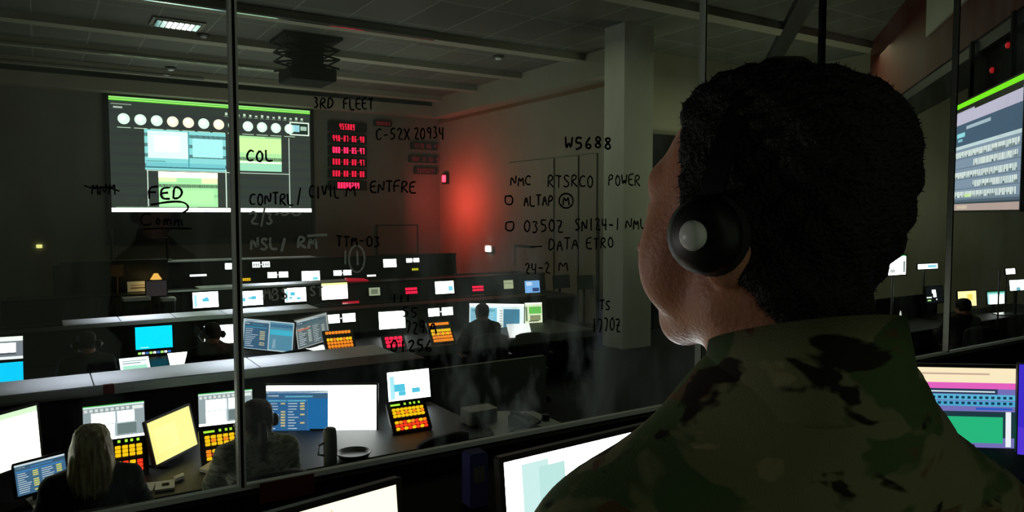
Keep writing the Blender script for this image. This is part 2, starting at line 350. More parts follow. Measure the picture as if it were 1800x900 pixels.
def c_conf():
    R = [(0, 0, 1, 1, (158, 172, 178), 1.0), (0, .93, 1, .97, (215, 235, 228), 1.3), (0, .975, 1, 1, (70, 190, 90), .9), (0, 0, 1, .07, W, 1.6)]
    R += [(.02+.085*k, .82, .07+.085*k, .9, (225, 228, 228), 1.1) for k in range(9)] + [(.8, .8, .98, .9, (235, 240, 240), 1.1)]
    R += [(.13, .46, .51, .78, W, 2.4), (.55, .46, .83, .78, W, 2.0), (.13, .08, .5, .43, (246, 250, 248), 2.4), (.55, .12, .86, .42, (120, 138, 138), .9),
          (.51, .08, .53, .8, (200, 220, 228), 1.0), (.14, .43, .87, .45, (205, 222, 226), 1.0)]
    return R
def c_win(seed, bg=(52, 92, 132), s=.9, head=(120, 190, 220), acc=(236, 205, 110), cols=2):
    rnd = random.Random(seed)
    R = [(0, 0, 1, 1, bg, s), (0, .94, 1, 1, (215, 228, 236), 1.0), (0, .82, 1, .92, (64, 96, 120), s), (.3, .84, .75, .88, head, 1.1), (.02, .86, .2, .9, (205, 220, 228), 1.0)]
    for c in range(cols):
        x0 = .03+c*.94/cols; ww = .9/cols
        R.append((x0, .74, x0+ww, .78, head, .9))
        for k in range(10):
            v = .68-k*.067
            l = rnd.uniform(.3, .6)*ww
            R.append((x0+.01, v, x0+l, v+.022, (212, 222, 230), 1.0))
            if rnd.random() < .75: R.append((x0+ww*.68, v-.008, x0+ww*.92, v+.034, acc, .9))
    return R
def c_map(seed):
    rnd = random.Random(seed)
    R = [(0, 0, 1, 1, (235, 248, 252), 1.9), (0, .93, 1, 1, W, 2.2)]
    for k in range(3):
        u, v = rnd.uniform(.1, .7), rnd.uniform(.1, .6)
        R.append((u, v, u+rnd.uniform(.1, .28), v+rnd.uniform(.12, .3), (88, 200, 232), 1.1))
    R.append((.05, .05, .16, .85, (170, 226, 240), 1.3))
    return R
def c_doc(c=(250, 250, 240), s=2.2):
    return [(0, 0, 1, 1, c, s)]+[(.1, .82-.09*k, .1+(.5+.3*((k*7) % 3)/3), .835-.09*k, (215, 205, 190), 1.2) for k in range(6)]

# monitor: Empty at the panel centre, children screen, housing, stand
def monitor(name, label, cat, loc, rot, w, h, rects, group=None, stand=None, bez=.014, thick=.035, mat='black', post=None, side=None):
    t = thing(name, label, cat, loc, [radians(a) for a in rot], group)
    screen('screen', w, h, rects, t, y=-.0015)
    mb = MB()
    W2, H2 = w/2+bez, h/2+bez
    mb.rbox(-W2, 0, -H2, W2, thick*.5, H2, r=min(.008, h*.1), axis='y')
    mb.rbox(-W2*.8, thick*.5, -H2*.8, W2*.8, thick, H2*.8, r=min(.02, h*.15), axis='y')
    for a in ((-W2, -H2, W2, -h/2), (-W2, h/2, W2, H2), (-W2, -h/2, -w/2, h/2), (w/2, -h/2, W2, h/2)):
        mb.box(a[0], -.004, a[1], a[2], 0, a[3])
    mb.build('bezel_housing', M[mat], t)
    if stand is not None:          # stand: world z of the surface below
        inv = (Matrix.Translation(loc) @ Euler([radians(a) for a in rot]).to_matrix().to_4x4()).inverted()
        back = Matrix.Translation(loc) @ Euler([radians(a) for a in rot]).to_matrix().to_4x4() @ Vector((0, thick+.03, 0))
        mb = MB(); zt = back.z-stand
        P = Matrix.Translation((back.x, back.y, stand)) @ Matrix.Rotation(radians(rot[2]), 4, 'Z')
        mb.rbox(-.1, -.09, 0, .1, .07, .012, r=.03, axis='z', mat=inv @ P)
        mb.box(-.025, -.012, .01, .025, .012, zt+.04, mat=inv @ P)
        mb.box(-.03, -.045, zt-.03, .03, 0, zt+.03, mat=inv @ P)
        mb.build('stand', M[mat], t)
    if post is not None:
        inv = (Matrix.Translation(loc) @ Euler([radians(a) for a in rot]).to_matrix().to_4x4()).inverted()
        mb = MB(); b = inv @ Vector((loc[0]+.0, loc[1]+thick+.02, post)); tp = inv @ Vector((loc[0], loc[1]+thick+.02, loc[2]+h*.3))
        mb.tube([b, tp], .014, 8); mb.lathe([(.16, 0), (.16, .015), (.02, .04)], 0, 0, 16, mat=inv @ Matrix.Translation((loc[0], loc[1]+thick+.02, post)))
        mb.build('post', M['metal'], t, smooth=False)
    return t

# ------------------------------------------------------------------ big projection screen on the back wall
SY = BW-.06
def sp(x, y): return atY(x, y, SY)
def srect(x0, y0, x1, y1):   # pixel box on the screen -> world x0,z0,x1,z1 (mean of both edges)
    a, b = sp(x0, y0), sp(x1, y1); return a.x, b.z, b.x, a.z
tl, br = sp(190, 168), sp(547, 372); tz = tl.z; xs0, xs1 = tl.x, br.x
lowz = sp(548, 418).z
ps = thing('projection_screen', 'large projection screen showing a green-tinted video call on the back wall', 'projection screen', ((xs0+xs1)/2, SY, lowz))
inv0 = Matrix.Translation((-(xs0+xs1)/2, -SY, -lowz))
mb = MB()
for a in ((xs0-.09, lowz-.04, xs0, tz+.09), (xs1, lowz-.04, xs1+.09, tz+.09), (xs0-.09, tz+.005, xs1+.09, tz+.09), (xs0-.09, lowz-.08, xs1+.09, lowz)):
    mb.box(a[0], SY-.05, a[1], a[2], SY+.04, a[3], mat=inv0)
mb.build('frame', M['black'], ps)
MB().box(xs0, SY, lowz, xs1, SY+.04, tz+.01, mat=inv0).build('fabric', M['dark'], ps)
Wm, Hm = xs1-xs0, tz-sp(300, 372.5).z; z0m = tz-Hm
mats = []; idx = {}
def mi(c, s=1.0):
    m = emat(c, s)
    if m.name not in idx: idx[m.name] = len(mats); mats.append(m)
    return idx[m.name]
mb = MB(); 
def R_(u0, v0, u1, v1, c, s=1.0, lay=1):   # v measured downward, 0..1
    y = SY-.004-.002*lay; x0, x1 = xs0+u0*Wm, xs0+u1*Wm; za, zb = tz-v1*Hm, tz-v0*Hm
    mb.quad((x0, y, za), (x1, y, za), (x1, y, zb), (x0, y, zb), mi(c, s))
R_(0, 0, 1, 1, (52, 60, 54), 1, 0)
for k in range(9): R_(0, .12+.09*k, 1, .15+.09*k, (50, 55, 56), 1)
R_(0, .0, 1, .014, (150, 220, 120), 1.3); R_(0, .014, 1, .036, (60, 170, 30), 1.4); R_(0, .022, 1, .028, (190, 245, 130), 1.4, 2)
R_(.01, .06, .1, .068, (150, 165, 150)); R_(.02, .085, .06, .1, (190, 200, 190))
y = SY-.012
for k in range(12):
    u = .065+.0745*k; cx = xs0+u*Wm; cz = tz-.19*Hm; col = (235, 222, 200) if k in (3, 4, 6) else (205, 240, 215)
    dots(mb, cx, cz, .13, y, mi(col, 1.5), 20); dots(mb, cx-.02, cz+.02, .06, y-.001, mi((250, 248, 235), 1.8), 14)
    R_(u-.03, .262, u+.03, .268, (190, 220, 195), 1.1)
for k in range(14):
    u = .55+.031*k; R_(u-.005, .075+(k % 3)*.005, u+.007, .1, (200, 225, 200), 1.1); R_(u-.01, .108, u+.01, .112, (150, 180, 150))
R_(.155, .268, .545, .625, (140, 220, 222), 1.15, 1)
R_(.17, .28, .36, .52, (215, 250, 240), 1.4, 2); R_(.38, .33, .53, .5, (170, 238, 240), 1.25, 2); R_(.2, .32, .32, .46, (246, 255, 246), 1.6, 3)
R_(.16, .545, .25, .55, (50, 110, 120), 1, 2); R_(.155, .6, .54, .607, (40, 120, 135), 1, 2); R_(.358, .27, .364, .6, (80, 170, 180), 1, 3)
R_(.16, .56, .54, .595, (120, 205, 215), 1.1, 2)
R_(.59, .28, .838, .61, (172, 228, 160), 1.25, 1); R_(.59, .3, .838, .44, (198, 236, 158), 1.35, 2); R_(.59, .52, .838, .535, (235, 250, 225), 1.5, 2); R_(.59, .54, .838, .61, (160, 225, 190), 1.2, 2)
R_(.75, .285, .835, .29, (90, 120, 80), 1, 3); R_(.76, .507, .81, .51, (110, 150, 100), 1, 3)
R_(.215, .64, .5, .955, (165, 228, 165), 1.3, 1)
R_(.215, .64, .5, .69, (240, 240, 190), 1.6, 2); R_(.42, .69, .5, .74, (226, 238, 180), 1.45, 2); R_(.215, .69, .3, .73, (215, 238, 175), 1.4, 2); R_(.24, .8, .48, .93, (178, 240, 170), 1.3, 2)
for (a, b, c, d) in ((.16, .628, .88, .634), (.163, .63, .168, .95), (.54, .61, .546, .957), (.878, .28, .882, .957)): R_(a, b, c, d, (205, 225, 210), 1.2, 3)
R_(.885, .12, .995, .25, (220, 235, 222), 1.3, 2); R_(.892, .132, .988, .238, (24, 44, 32), 1, 3); R_(.9, .15, .94, .215, (150, 210, 225), 1.2, 4); R_(.945, .16, .98, .2, (170, 200, 180), 1.1, 4)
R_(.0, .965, 1, 1.0, (250, 255, 250), 2.2, 2); R_(.02, .955, .4, .965, (120, 150, 120), 1, 2); R_(.43, .98, .44, .99, (90, 170, 240), 1.2, 3)
zt_ = lowz
o = mb.build('projected_image', mats, ps); o.location = (-(xs0+xs1)/2, -SY, -lowz)

# ------------------------------------------------------------------ LED counters on the back wall
SEG = {'0': 'abcdef', '1': 'bc', '2': 'abged', '3': 'abgcd', '4': 'fgbc', '5': 'afgcd', '6': 'afgedc', '7': 'abc', '8': 'abcdefg', '9': 'abcdfg'}
def led_text(mb, s, cx, cz, h, w, y, mi_=0):
    n = len(s); adv = w/n; dw = adv*.62; t = h*.13
    x = cx-w/2+adv*.19
    for ch in s:
        if ch in SEG:
            for g in SEG[ch]:
                a = {'a': (0, h-t, dw, h), 'g': (0, h/2-t/2, dw, h/2+t/2), 'd': (0, 0, dw, t), 'f': (0, h/2, t, h), 'b': (dw-t, h/2, dw, h), 'e': (0, 0, t, h/2), 'c': (dw-t, 0, dw, h/2)}[g]
                mb.quad((x+a[0], y, cz-h/2+a[1]), (x+a[2], y, cz-h/2+a[1]), (x+a[2], y, cz-h/2+a[3]), (x+a[0], y, cz-h/2+a[3]), mi_)
        elif ch == ':':
            for zz in (.5,): mb.quad((x+dw*.35, y, cz-h/2+h*zz-t/2), (x+dw*.7, y, cz-h/2+h*zz-t/2), (x+dw*.7, y, cz-h/2+h*zz+t/2), (x+dw*.35, y, cz-h/2+h*zz+t/2), mi_)
        elif ch == '-': mb.quad((x, y, cz-t/2), (x+dw, y, cz-t/2), (x+dw, y, cz+t/2), (x, y, cz+t/2), mi_)
        x += adv
def counter(txt, x0, y0, x1, y1, label, s, hx=(578, 645), group=None, col=(255, 22, 62)):
    cy = (y0+y1)/2; a, b = atY(x0, cy, BW-.1), atY(x1, cy, BW-.1); h = (y1-y0)/FPX*a.y
    L_, R2 = atY(hx[0], cy, BW-.1).x, atY(hx[1], cy, BW-.1).x; cz = (a.z+b.z)/2+0
    t = thing('led_counter', label, 'digital clock', ((L_+R2)/2, BW-.1, cz), group=group)
    mb = MB(); mb.rbox(-(R2-L_)/2, 0, -h*.85, (R2-L_)/2, .1, h*.85, r=.02, axis='y'); mb.build('case', M['black'], t)
    for k, ch in enumerate(txt):
        adv = (b.x-a.x)/len(txt); mb = MB(); led_text(mb, ch, a.x-(L_+R2)/2+adv*(k+.5), 0, h*1.05, adv, -.004)
        mb.build('digit' if ch.isdigit() else 'separator', emat(col, s*.52), t)
    return t
counter('455009', 596, 218, 624, 228, 'top red LED counter of the lit stack, with the shortest row of digits', 3.0)
for (t, y, lb) in (('440-07:06:40', 244, 'lit red LED counter reading 440-07:06:40'), ('000:00:05:47', 264.5, 'lit red LED counter ending in 05:47'),
                   ('000:00:00:47', 285, 'lit red LED counter all zeros but 47 at its end'), ('000:00:00:00', 305.5, 'lit red LED counter showing nothing but zeros')):
    counter(t, 584, y-5, 641, y+5, lb, 4.0 if '5:47' in t else 3.0)
counter('00000244', 593, 321, 632, 331, 'bottom red LED counter of the lit stack, reading 00000244', 4.0)
for (t, x0, x1, y, lb) in (('1570:06:47', 727, 772, 257, 'dim red reflection of an LED counter near the wall corner, upper of three'), ('000:12:06:42', 724, 774, 280, 'dim red reflection of an LED counter near the wall corner, middle of three'),
                           ('00000244', 733, 765, 300, 'dim red reflection of an LED counter near the wall corner, lowest of three, shortest digits')):
    counter(t, x0, y-4, x1, y+4, lb, .22, hx=(718, 768.5) if 0 else (x0-4, min(x1+4, 769)), col=(230, 40, 60))  # glass reflections of the lit counters, built as dim units on the wall
counter('000003', 661, 214, 686, 220, 'small dim red reflection of an LED counter right of the lit stack', .3, hx=(658, 689), col=(230, 40, 60))  # tiny counter reflection, also built as a dim unit
# whiteboard outline, antennas and small fittings on the back wall
a, b = atY(661, 395, BW-.03), atY(735, 447, BW-.03)
wb = thing('notice_board', 'dark framed notice board low on the back wall under the counters', 'board', ((a.x+b.x)/2, BW-.04, b.z))
hw, hh = (b.x-a.x)/2, a.z-b.z
MB().box(-hw, 0, 0, hw, .04, hh).build('board', M['wall_back'], wb)
MB().box(-hw, -.01, 0, -hw+.04, .0, hh).box(hw-.04, -.01, 0, hw, .0, hh).box(-hw+.04, -.01, 0, hw-.04, 0, .04).box(-hw+.04, -.01, hh-.04, hw-.04, 0, hh).build('frame', M['black'], wb)
# red beacon on the right wall
a = atX(782, 314, XR-.08)
rb = thing('red_beacon', 'glowing red beacon lamp on the reddish wall near the corner', 'wall lamp', a)
MB().box(-.02, -.13, -.16, .08, .13, .16).build('back_box', M['black'], rb)
mb = MB(); mb.rbox(-.05, -.09, -.1, -.02, .09, .1, r=.04, axis='x'); mb.build('lens', emat((255, 40, 60), 3.0), rb)
# white wall light and picture frame on the right wall
a = atX(858, 437, XR-.06)
wl = thing('wall_light', 'small white wall light on the reddish wall above the consoles', 'wall lamp', a)
MB().rbox(0, -.2, -.09, .06, .2, .09, r=.03, axis='x').build('back_plate', M['steel'], wl)
MB().rbox(-.03, -.13, -.08, 0, .1, .06, r=.03, axis='x').build('diffuser', emat(W, 2.0), wl)
a, b = atX(905, 430, XR-.03), atX(942, 470, XR-.03)
pf = thing('wall_frame', 'faint pale framed panel on the wall beside the white wall light', 'frame', (XR-.03, (a.y+b.y)/2, b.z))
hw = abs(a.y-b.y)/2; hh = a.z-b.z
MB().box(0, -hw, 0, .02, hw, hh).build('panel', M['wall_back'], pf)
MB().box(-.01, -hw, hh-.06, 0, hw, hh).box(-.01, hw-.05, 0, 0, hw, hh-.06).build('frame', M['cream'], pf)
# exit lamp on the left of the back wall
a = atY(69, 433, BW-.06)
tag(MB().rbox(a.x-.06, BW-.06, a.z-.04, a.x+.06, BW, a.z+.04, r=.02, axis='y').build('status_light', emat((225, 220, 130), 1.2)), 'tiny yellow light on the dark wall left of the projection screen', 'light')

# ------------------------------------------------------------------ ceiling fittings
def ceil_pt(x, y, dz=0): return atZ(x, y, CEIL-dz)
a = ceil_pt(312, 40)
v = thing('ceiling_vent', 'bright slatted air vent in the ceiling at upper left', 'air vent', (a.x, a.y, CEIL))
MB().box(-.42, -.3, -.02, .42, .3, .0).build('backing', M['black'], v)
mb = MB()
for q in ((-.42, -.3, .42, -.26), (-.42, .26, .42, .3), (-.42, -.26, -.38, .26), (.38, -.26, .42, .26)): mb.box(q[0], q[1], -.03, q[2], q[3], -.02)
mb.build('frame', M['wall'], v)
for k in range(8):
    MB().box(-.035, -.24, -.012, .035, .24, .006, mat=Matrix.Translation((-.31+.088*k, 0, -.045)) @ Matrix.Rotation(.12, 4, 'Y')).build('slat', M['rail'], v)
for (x, y, lb) in ((357, 60, 'round smoke detector on the ceiling near the air vent'), (300, 118, 'round smoke detector between ceiling rails, left one'), (372, 136, 'small round detector on the ceiling just above the projection screen'), (876, 98, 'round ceiling detector toward the right wall')):
    a = ceil_pt(x, y); s = thing('smoke_detector', lb, 'smoke detector', (a.x, a.y, CEIL))
    MB().lathe([(.12, 0), (.12, -.03), (.09, -.05)], n=20).build('base', M['black'], s, smooth=False)
    MB().lathe([(.07, -.05), (.06, -.075), (.02, -.085)], n=16).build('sensor', M['steel'], s)
# hanging projector on scissor lift
c0 = atZ(548, 62, CEIL)
pj = thing('projector_lift', 'black projector on a folding scissor lift hanging from the ceiling', 'projector', (c0.x, c0.y+.35, CEIL))
MB().box(-.55, -.5, -.06, .55, .5, 0).build('ceiling_plate', M['matte'], pj)
MB().rbox(-.42, -.4, -.83, .45, .4, -.58, r=.05, axis='y').build('projector_body', M['matte'], pj)
MB().lathe([(.1, 0), (.1, .08), (.07, .09)], mat=Matrix.Translation((.12, .4, -.7)) @ Matrix.Rotation(-pi/2, 4, 'X')).build('lens', M['metal'], pj)
for sy in (-.42, .42):
    for k in range(3):
        z0 = -.06-k*.175
        for sgn in (-1, 1):
            MB().tube([(-.5*sgn, sy, z0), (.5*sgn, sy, z0-.175)], .022, 6).build('scissor_arm', M['matte'], pj)
for k in (1, 2, 4, 5): MB().tube([(-.5 if k < 3 else .5, -.42, -.06-(k % 3)*.175), (-.5 if k < 3 else .5, .42, -.06-(k % 3)*.175)], .02, 6).build('cross_bar', M['matte'], pj)
MB().box(-.2, -.25, -.6, .25, .25, -.06).build('cable_column', M['matte'], pj)

# ------------------------------------------------------------------ consoles
def console(label, Ym, x0, x1, zt=1.12, nledge=4, ledge_x=None, panels=5):
    t = thing('operator_console', label, 'console', ((x0+x1)/2, Ym, 0)); X = (x1-x0)/2
    MB().box(-X, -1.15, .70, X, -.0, .74).build('worktop', M['dark'], t, bevel=.008)
    n = panels
    for k in range(n):
        a = -X+2*X*k/n; b = a+2*X/n-.012
        MB().add([(a, .045, .74), (b, .045, .74), (b, .105, zt-.03), (a, .105, zt-.03), (a, .13, .74), (b, .13, .74), (b, .19, zt-.03), (a, .19, zt-.03)],
                 [(0, 1, 2, 3), (7, 6, 5, 4), (0, 4, 5, 1), (3, 2, 6, 7), (0, 3, 7, 4), (1, 5, 6, 2)]).build('upright_panel', M['dark'], t)
    MB().box(-X, .09, zt-.03, X, .44, zt-.005).build('hood', M['black'], t)
    lx0, lx1 = ledge_x if ledge_x else (x0, x1); c = (x0+x1)/2
    for k in range(nledge):
        a = lx0-c+(lx1-lx0)*k/nledge; b = lx0-c+(lx1-lx0)*(k+1)/nledge-.008
        MB().box(a, .44, zt-.03, b, .95, zt).build('ledge_panel', M['ledge'], t, bevel=.006)
    MB().box(-X+.05, .86, 0, X-.05, .9, zt-.03).build('rear_panel', M['dark'], t)
    for s in (-1, 1): MB().box(s*X-.03 if s > 0 else -X, -1.1, 0, X if s > 0 else -X+.03, .92, .70).build('end_panel', M['dark'], t)
    MB().box(-X+.03, -.35, 0, X-.03, -.31, .7).build('kick_panel', M['black'], t)
    return t
console('nearest long control console, facing the projection screen, just below the glass', 5.85, -1.6, 2.88, nledge=3, ledge_x=(-.9, 2.75))
console('second long control console from the glass, behind the nearest one', 9.45, -1.6, 6.75, nledge=5, ledge_x=(.2, 3.2), panels=8)
console('third long control console from the glass', 13.1, -.5, 9.3, nledge=4, ledge_x=(2.3, 5.3), panels=8)
console('farthest long control console, closest to the projection screen', 17.0, .2, 9.2, zt=1.38, nledge=5, ledge_x=(2.2, 5.6), panels=7)

# monitors set into or standing on the consoles
GM = 'console monitors'
D = .74
mon = [
 ('big bright monitor at far left, white page beside a grey pane', (-.210, 4.9, 1.135), (-4.5, .3, 41.8), .464, .314,
   [(0, 0, 1, 1, (250, 252, 232), 1.7), (0, .9, 1, 1, (200, 240, 190), 1.4), (0, .22, .42, .8, (92, 102, 112), .9), (0, .42, .4, .6, (120, 215, 50), 1.1), (0, .7, .4, .78, (130, 150, 165), 1), (.6, .2, .9, .21, (225, 215, 190), 1.2)], D),
 ('screen under the video grid monitor, between fair-haired woman and left edge', (-.030, 4.95, .911), (-11.3, -1.6, 17.9), .257, .172, c_win(3, (70, 112, 150), .9, (70, 140, 210), (225, 225, 120)), D),
 ('monitor with a white video-call grid above the fair-haired woman', (.408, 5.85, .938), (-8.6, .1, -3.7), .382, .244, c_conf(), None),
 ('tilted monitor glowing plain pale yellow', (.710, 5.3, .936), (-12.1, -1.6, 43.9), .410, .274, [(0, 0, 1, 1, (248, 232, 140), 1.25), (.1, .2, .6, .8, (250, 236, 150), 1.28)], D),
 ('monitor with a white video-call grid above the woman with the ponytail', (1.158, 5.85, .930), (-8.7, -.1, -8.0), .384, .244, c_conf(), None),
 ('widest monitor on the nearest console, half blue window, half white', (1.79, 5.52, .90), (-3.8, .1, -30.6), .84, .368,
   [(0, 0, 1, 1, W, 2.2)]+[(r[0]*.56, r[1]*.86+.03, r[2]*.56, r[3]*.86+.03)+tuple(r[4:]) for r in c_win(5, (46, 104, 158), .95, (110, 196, 226), (236, 214, 130), 3)]+[(.375, .06, .555, .72, (30, 110, 175), .95, 1)], D),
 ('light blue and white monitor at the right end of the nearest console', (2.652, 5.8, .927), (-10.1, .1, -3.4), .383, .244, c_map(4), None),
 ('white and grey monitor at left frame edge, above the cyan one', (-.325, 8.6, 1.106), (-8.6, .5, -3.8), .32, .218,
   [(0, 0, 1, 1, (128, 134, 144), 1), (0, .8, 1, 1, (225, 235, 225), 1.4), (0, 0, 1, .12, (230, 235, 240), 1.3), (.4, .3, .82, .72, (235, 238, 245), 1.6), (.4, .2, .82, .3, (90, 96, 106), 1)], None),
 ('plain cyan monitor at left frame edge, below the white and grey one', (-.327, 8.55, .874), (-8.2, .1, -2.7), .316, .196, c_plain((0, 190, 240), 1.3), D),
 ('plain cyan monitor in the second console, right of the seated dark figure', (1.093, 9.45, .965), (-8.8, .3, -1.8), .389, .258, [(0, 0, 1, 1, (0, 200, 248), 1.5), (.13, .06, .35, .09, (200, 240, 250), 1.3)], None),
 ('white monitor half hidden behind the head of the man in black', (1.836, 9.45, .935), (-8.7, .4, -3.1), .388, .225, [(0, 0, 1, 1, (238, 246, 250), 1.8), (.04, .1, .08, .9, (150, 170, 180), 1)], None),
 ('wide two-pane blue monitor turned left, just right of the window joint', (2.253, 8.9, .96), (-4.4, 2.9, -46.5), .676, .354,
   [(0, 0, 1, 1, (196, 216, 226), .9)]+[(.03+r[0]*.48, r[1]*.94+.02, .03+r[2]*.48, r[3]*.94+.02)+tuple(r[4:]) for r in c_win(8, (62, 100, 132), .9, (60, 160, 190), (226, 214, 160), 1)]+[(.53, .04, .98, .96, (92, 150, 178), .9, 1), (.54, .55, .97, .72, (60, 190, 220), 1.0, 1), (.54, .8, .97, .9, (50, 90, 130), 1.0, 1), (.6, .1, .66, .4, (205, 220, 226), 1.1, 1)], .76),
 ('grey monitor turned right beside the wide two-pane blue one', (2.789, 8.9, .974), (-6.6, -1.8, 35.5), .632, .349,
   [(0, 0, 1, 1, (176, 182, 176), .8)]+[(.04+r[0]*.92, r[1]*.92+.03, .04+r[2]*.92, r[3]*.92+.03)+tuple(r[4:]) for r in c_win(9, (104, 118, 124), .75, (80, 120, 130), (196, 206, 200), 2)]+[(.05, .6, .4, .66, (200, 120, 100), .9, 1)], .76),
 ('white monitor above the square of red keys in the second console', (4.054, 9.4, .945), (-9.6, .4, -2.9), .378, .235, [(0, 0, 1, 1, W, 2.0), (.1, .7, .5, .73, (150, 160, 170), 1), (.2, .3, .7, .33, (180, 190, 200), 1)], None),
 ('wide light-blue monitor behind the head of the seated figure at right', (5.62, 9.2, .896), (-8.0, 2.4, -19.9), .818, .378,
   [(0, 0, 1, 1, (222, 240, 244), 1.3), (.02, .04, .5, .84, (130, 200, 226), 1.05), (.04, .7, .46, .78, (84, 140, 150), .9), (.62, .08, .92, .8, (74, 148, 182), .9), (.54, .1, .6, .8, (236, 240, 240), 1.3), (0, .92, 1, 1, (246, 252, 240), 1.8)]+
   [(.55, .12+.1*k, .6, .14+.1*k, (40, 60, 70), 1, 1) for k in range(7)]+[(.04, .1+.1*k, .44, .13+.1*k, (176, 210, 230), 1, 1) for k in range(6)], .76),
 ('small monitor with a green and olive picture beside the wide light-blue one', (6.336, 9.3, .892), (-6.8, 1.1, -7.8), .301, .308,
   [(0, 0, 1, 1, (220, 232, 196), 1.2), (.25, .45, .95, .8, (110, 200, 90), 1.0), (.3, .1, .9, .38, (150, 160, 120), .9), (.05, .1, .16, .8, (120, 140, 110), .9), (0, .92, 1, 1, (240, 250, 230), 1.5)], .76),
 ('leftmost lit monitor of the third console', (2.309, 13.1, .971), (-8.6, 0, .8), .398, .257, c_map(11), None),
 ('third-console monitor right beside the window joint, blue patches', (3.044, 13.1, .954), (-8.1, 0, -.5), .393, .245, c_map(12), None),
 ('white and light-blue third-console monitor left of the cream one', (3.808, 13.1, .966), (-8.1, .1, -.9), .378, .248, c_map(13), None),
 ('cream white monitor of the third console with yellow-green top', (4.52, 13.08, .995), (-6.9, 0, -.9), .483, .297, [(0, 0, 1, 1, (252, 252, 236), 2.0), (0, .86, 1, 1, (232, 246, 150), 1.5), (.1, .7, .3, .72, (160, 160, 150), 1)], None),
 ('small dim grey-green monitor of the third console', (5.299, 13.1, .939), (-8.4, .1, -.8), .221, .150, [(0, 0, 1, 1, (172, 182, 150), .8), (.2, .2, .8, .8, (120, 128, 104), .8)], None),
 ('bright white-blue monitor of the third console, right of its red keys', (6.78, 13.1, .938), (-8.6, .2, -.9), .41, .245, [(0, 0, 1, 1, (240, 250, 252), 2.0), (.7, .2, .95, .6, (130, 210, 236), 1.2), (.1, .2, .6, .23, (190, 220, 230), 1.2)], None),
 ('small pale green square monitor near the right end of the third console', (8.289, 13.1, .92), (-8.2, .1, -.8), .232, .179, [(0, 0, 1, 1, (190, 198, 158), .9), (.1, .6, .9, .7, (140, 150, 120), .9)], None),
 ('blue monitor farthest right in the third console row', (8.555, 12.6, .90), (-8, .3, -2.5), .359, .25, [(0, 0, 1, 1, (120, 176, 236), 1.2), (.5, .1, .95, .4, (40, 70, 130), 1), (.1, .6, .5, .9, (190, 215, 245), 1.3)], D),
 ('small white monitor in the farthest console beside the window joint', (3.527, 16.99, 1.256), (-8.6, 0, .7), .234, .132, c_plain((240, 248, 250), 1.7), None),
 ('white and light-blue monitor on the farthest console', (5.182, 16.6, .99), (-8.4, .4, -2.3), .407, .227, [(0, 0, 1, 1, (240, 250, 252), 1.9), (.6, .1, .9, .4, (120, 215, 232), 1.2)], D),
 ('white glowing monitor farthest right in the farthest console', (7.279, 16.98, 1.188), (-8.4, 0, -.5), .339, .197, c_plain((245, 252, 255), 2.0), None),
]
for (lb, loc, rot, w_, h_, rc, st) in mon:
    monitor('monitor', lb, 'monitor', loc, rot, w_, h_, rc, stand=st, thick=.04)
monitor('monitor', 'switched-off dark monitor at the right, left of the pair', 'monitor', atY(987, 495, 13.0), (-8, 0, 0), .42, .26, c_plain((10, 14, 14), .5), stand=.0)
monitor('monitor', 'switched-off dark monitor at the right, nearest the pillar', 'monitor', atY(1030, 496, 12.6), (-8, 0, 0), .42, .28, c_plain((10, 16, 14), .5), stand=.0)

def anchored(px, py, Y, tilt=-8):
    return atY(px, py, Y)
# slim status strips
for (x0, x1, y, Y, lb) in ((336, 361, 484, 16.9, 'slim white light strip display on the farthest console, left side'), (645, 661, 484.5, 16.9, 'slim white light strip display on the farthest console, right side')):
    a = atY((x0+x1)/2, y, Y); w_ = (x1-x0)/FPX*a.length*1.02
    monitor('strip_display', lb, 'display', a, (-8, 0, 0), w_, .045, c_plain(W, 1.5), thick=.12, bez=.008)
# twin readouts
def twin(x0, y0, x1, y1, Y, lb, s=1.6, txt=False):
    a = atY((x0+x1)/2, (y0+y1)/2, Y); d = (a.y*cos(YAW)+a.x*sin(YAW)); k = d/FPX
    w_ = (x1-x0)*k*1.12; h_ = (y1-y0)*k
    t = thing('twin_readout', lb, 'display', a, (radians(-8), 0, 0))
    MB().rbox(-w_/2-.02, 0, -h_/2-.02, w_/2+.02, .05, h_/2+.02, r=.01, axis='y').build('case', M['black'], t)
    for s_ in (-1, 1):
        c = s_*w_*.265; hw = w_*.215
        mb = MB().quad((c-hw, -.002, -h_/2), (c+hw, -.002, -h_/2), (c+hw, -.002, h_/2), (c-hw, -.002, h_/2), 0)
        if txt:
            for j in range(3): mb.quad((c-hw*.7+j*hw*.55, -.004, -h_*.3), (c-hw*.5+j*hw*.55, -.004, -h_*.3), (c-hw*.5+j*hw*.55, -.004, h_*.2), (c-hw*.7+j*hw*.55, -.004, h_*.2), 1)
        mb.build('readout', [emat((245, 250, 250), s), M['ink']], t)
    mb = MB(); dots(mb, 0, 0, h_*.09, -.003, 0); mb.build('indicator', emat(W, 1.5), t)
    return t
twin(575, 552, 624, 567, 9.38, 'pair of square white readouts above the amber keys, right of the grey monitor')
twin(752, 541, 797, 555, 9.38, 'pair of square white readouts above the amber keys, right of the red keys')
twin(472, 478, 505, 488, 16.9, 'pair of small white readouts on the farthest console, lower, next to the window joint')
twin(445, 460, 473, 470, 16.98, 'pair of small white readouts on the farthest console with dark digits', 1.5, True)
twin(587, 475, 617, 484, 16.9, 'pair of small white readouts on the farthest console, near the red strip')
twin(714, 454, 737, 461, 16.98, 'smallest pair of white readouts on the farthest console, beside the white monitor')

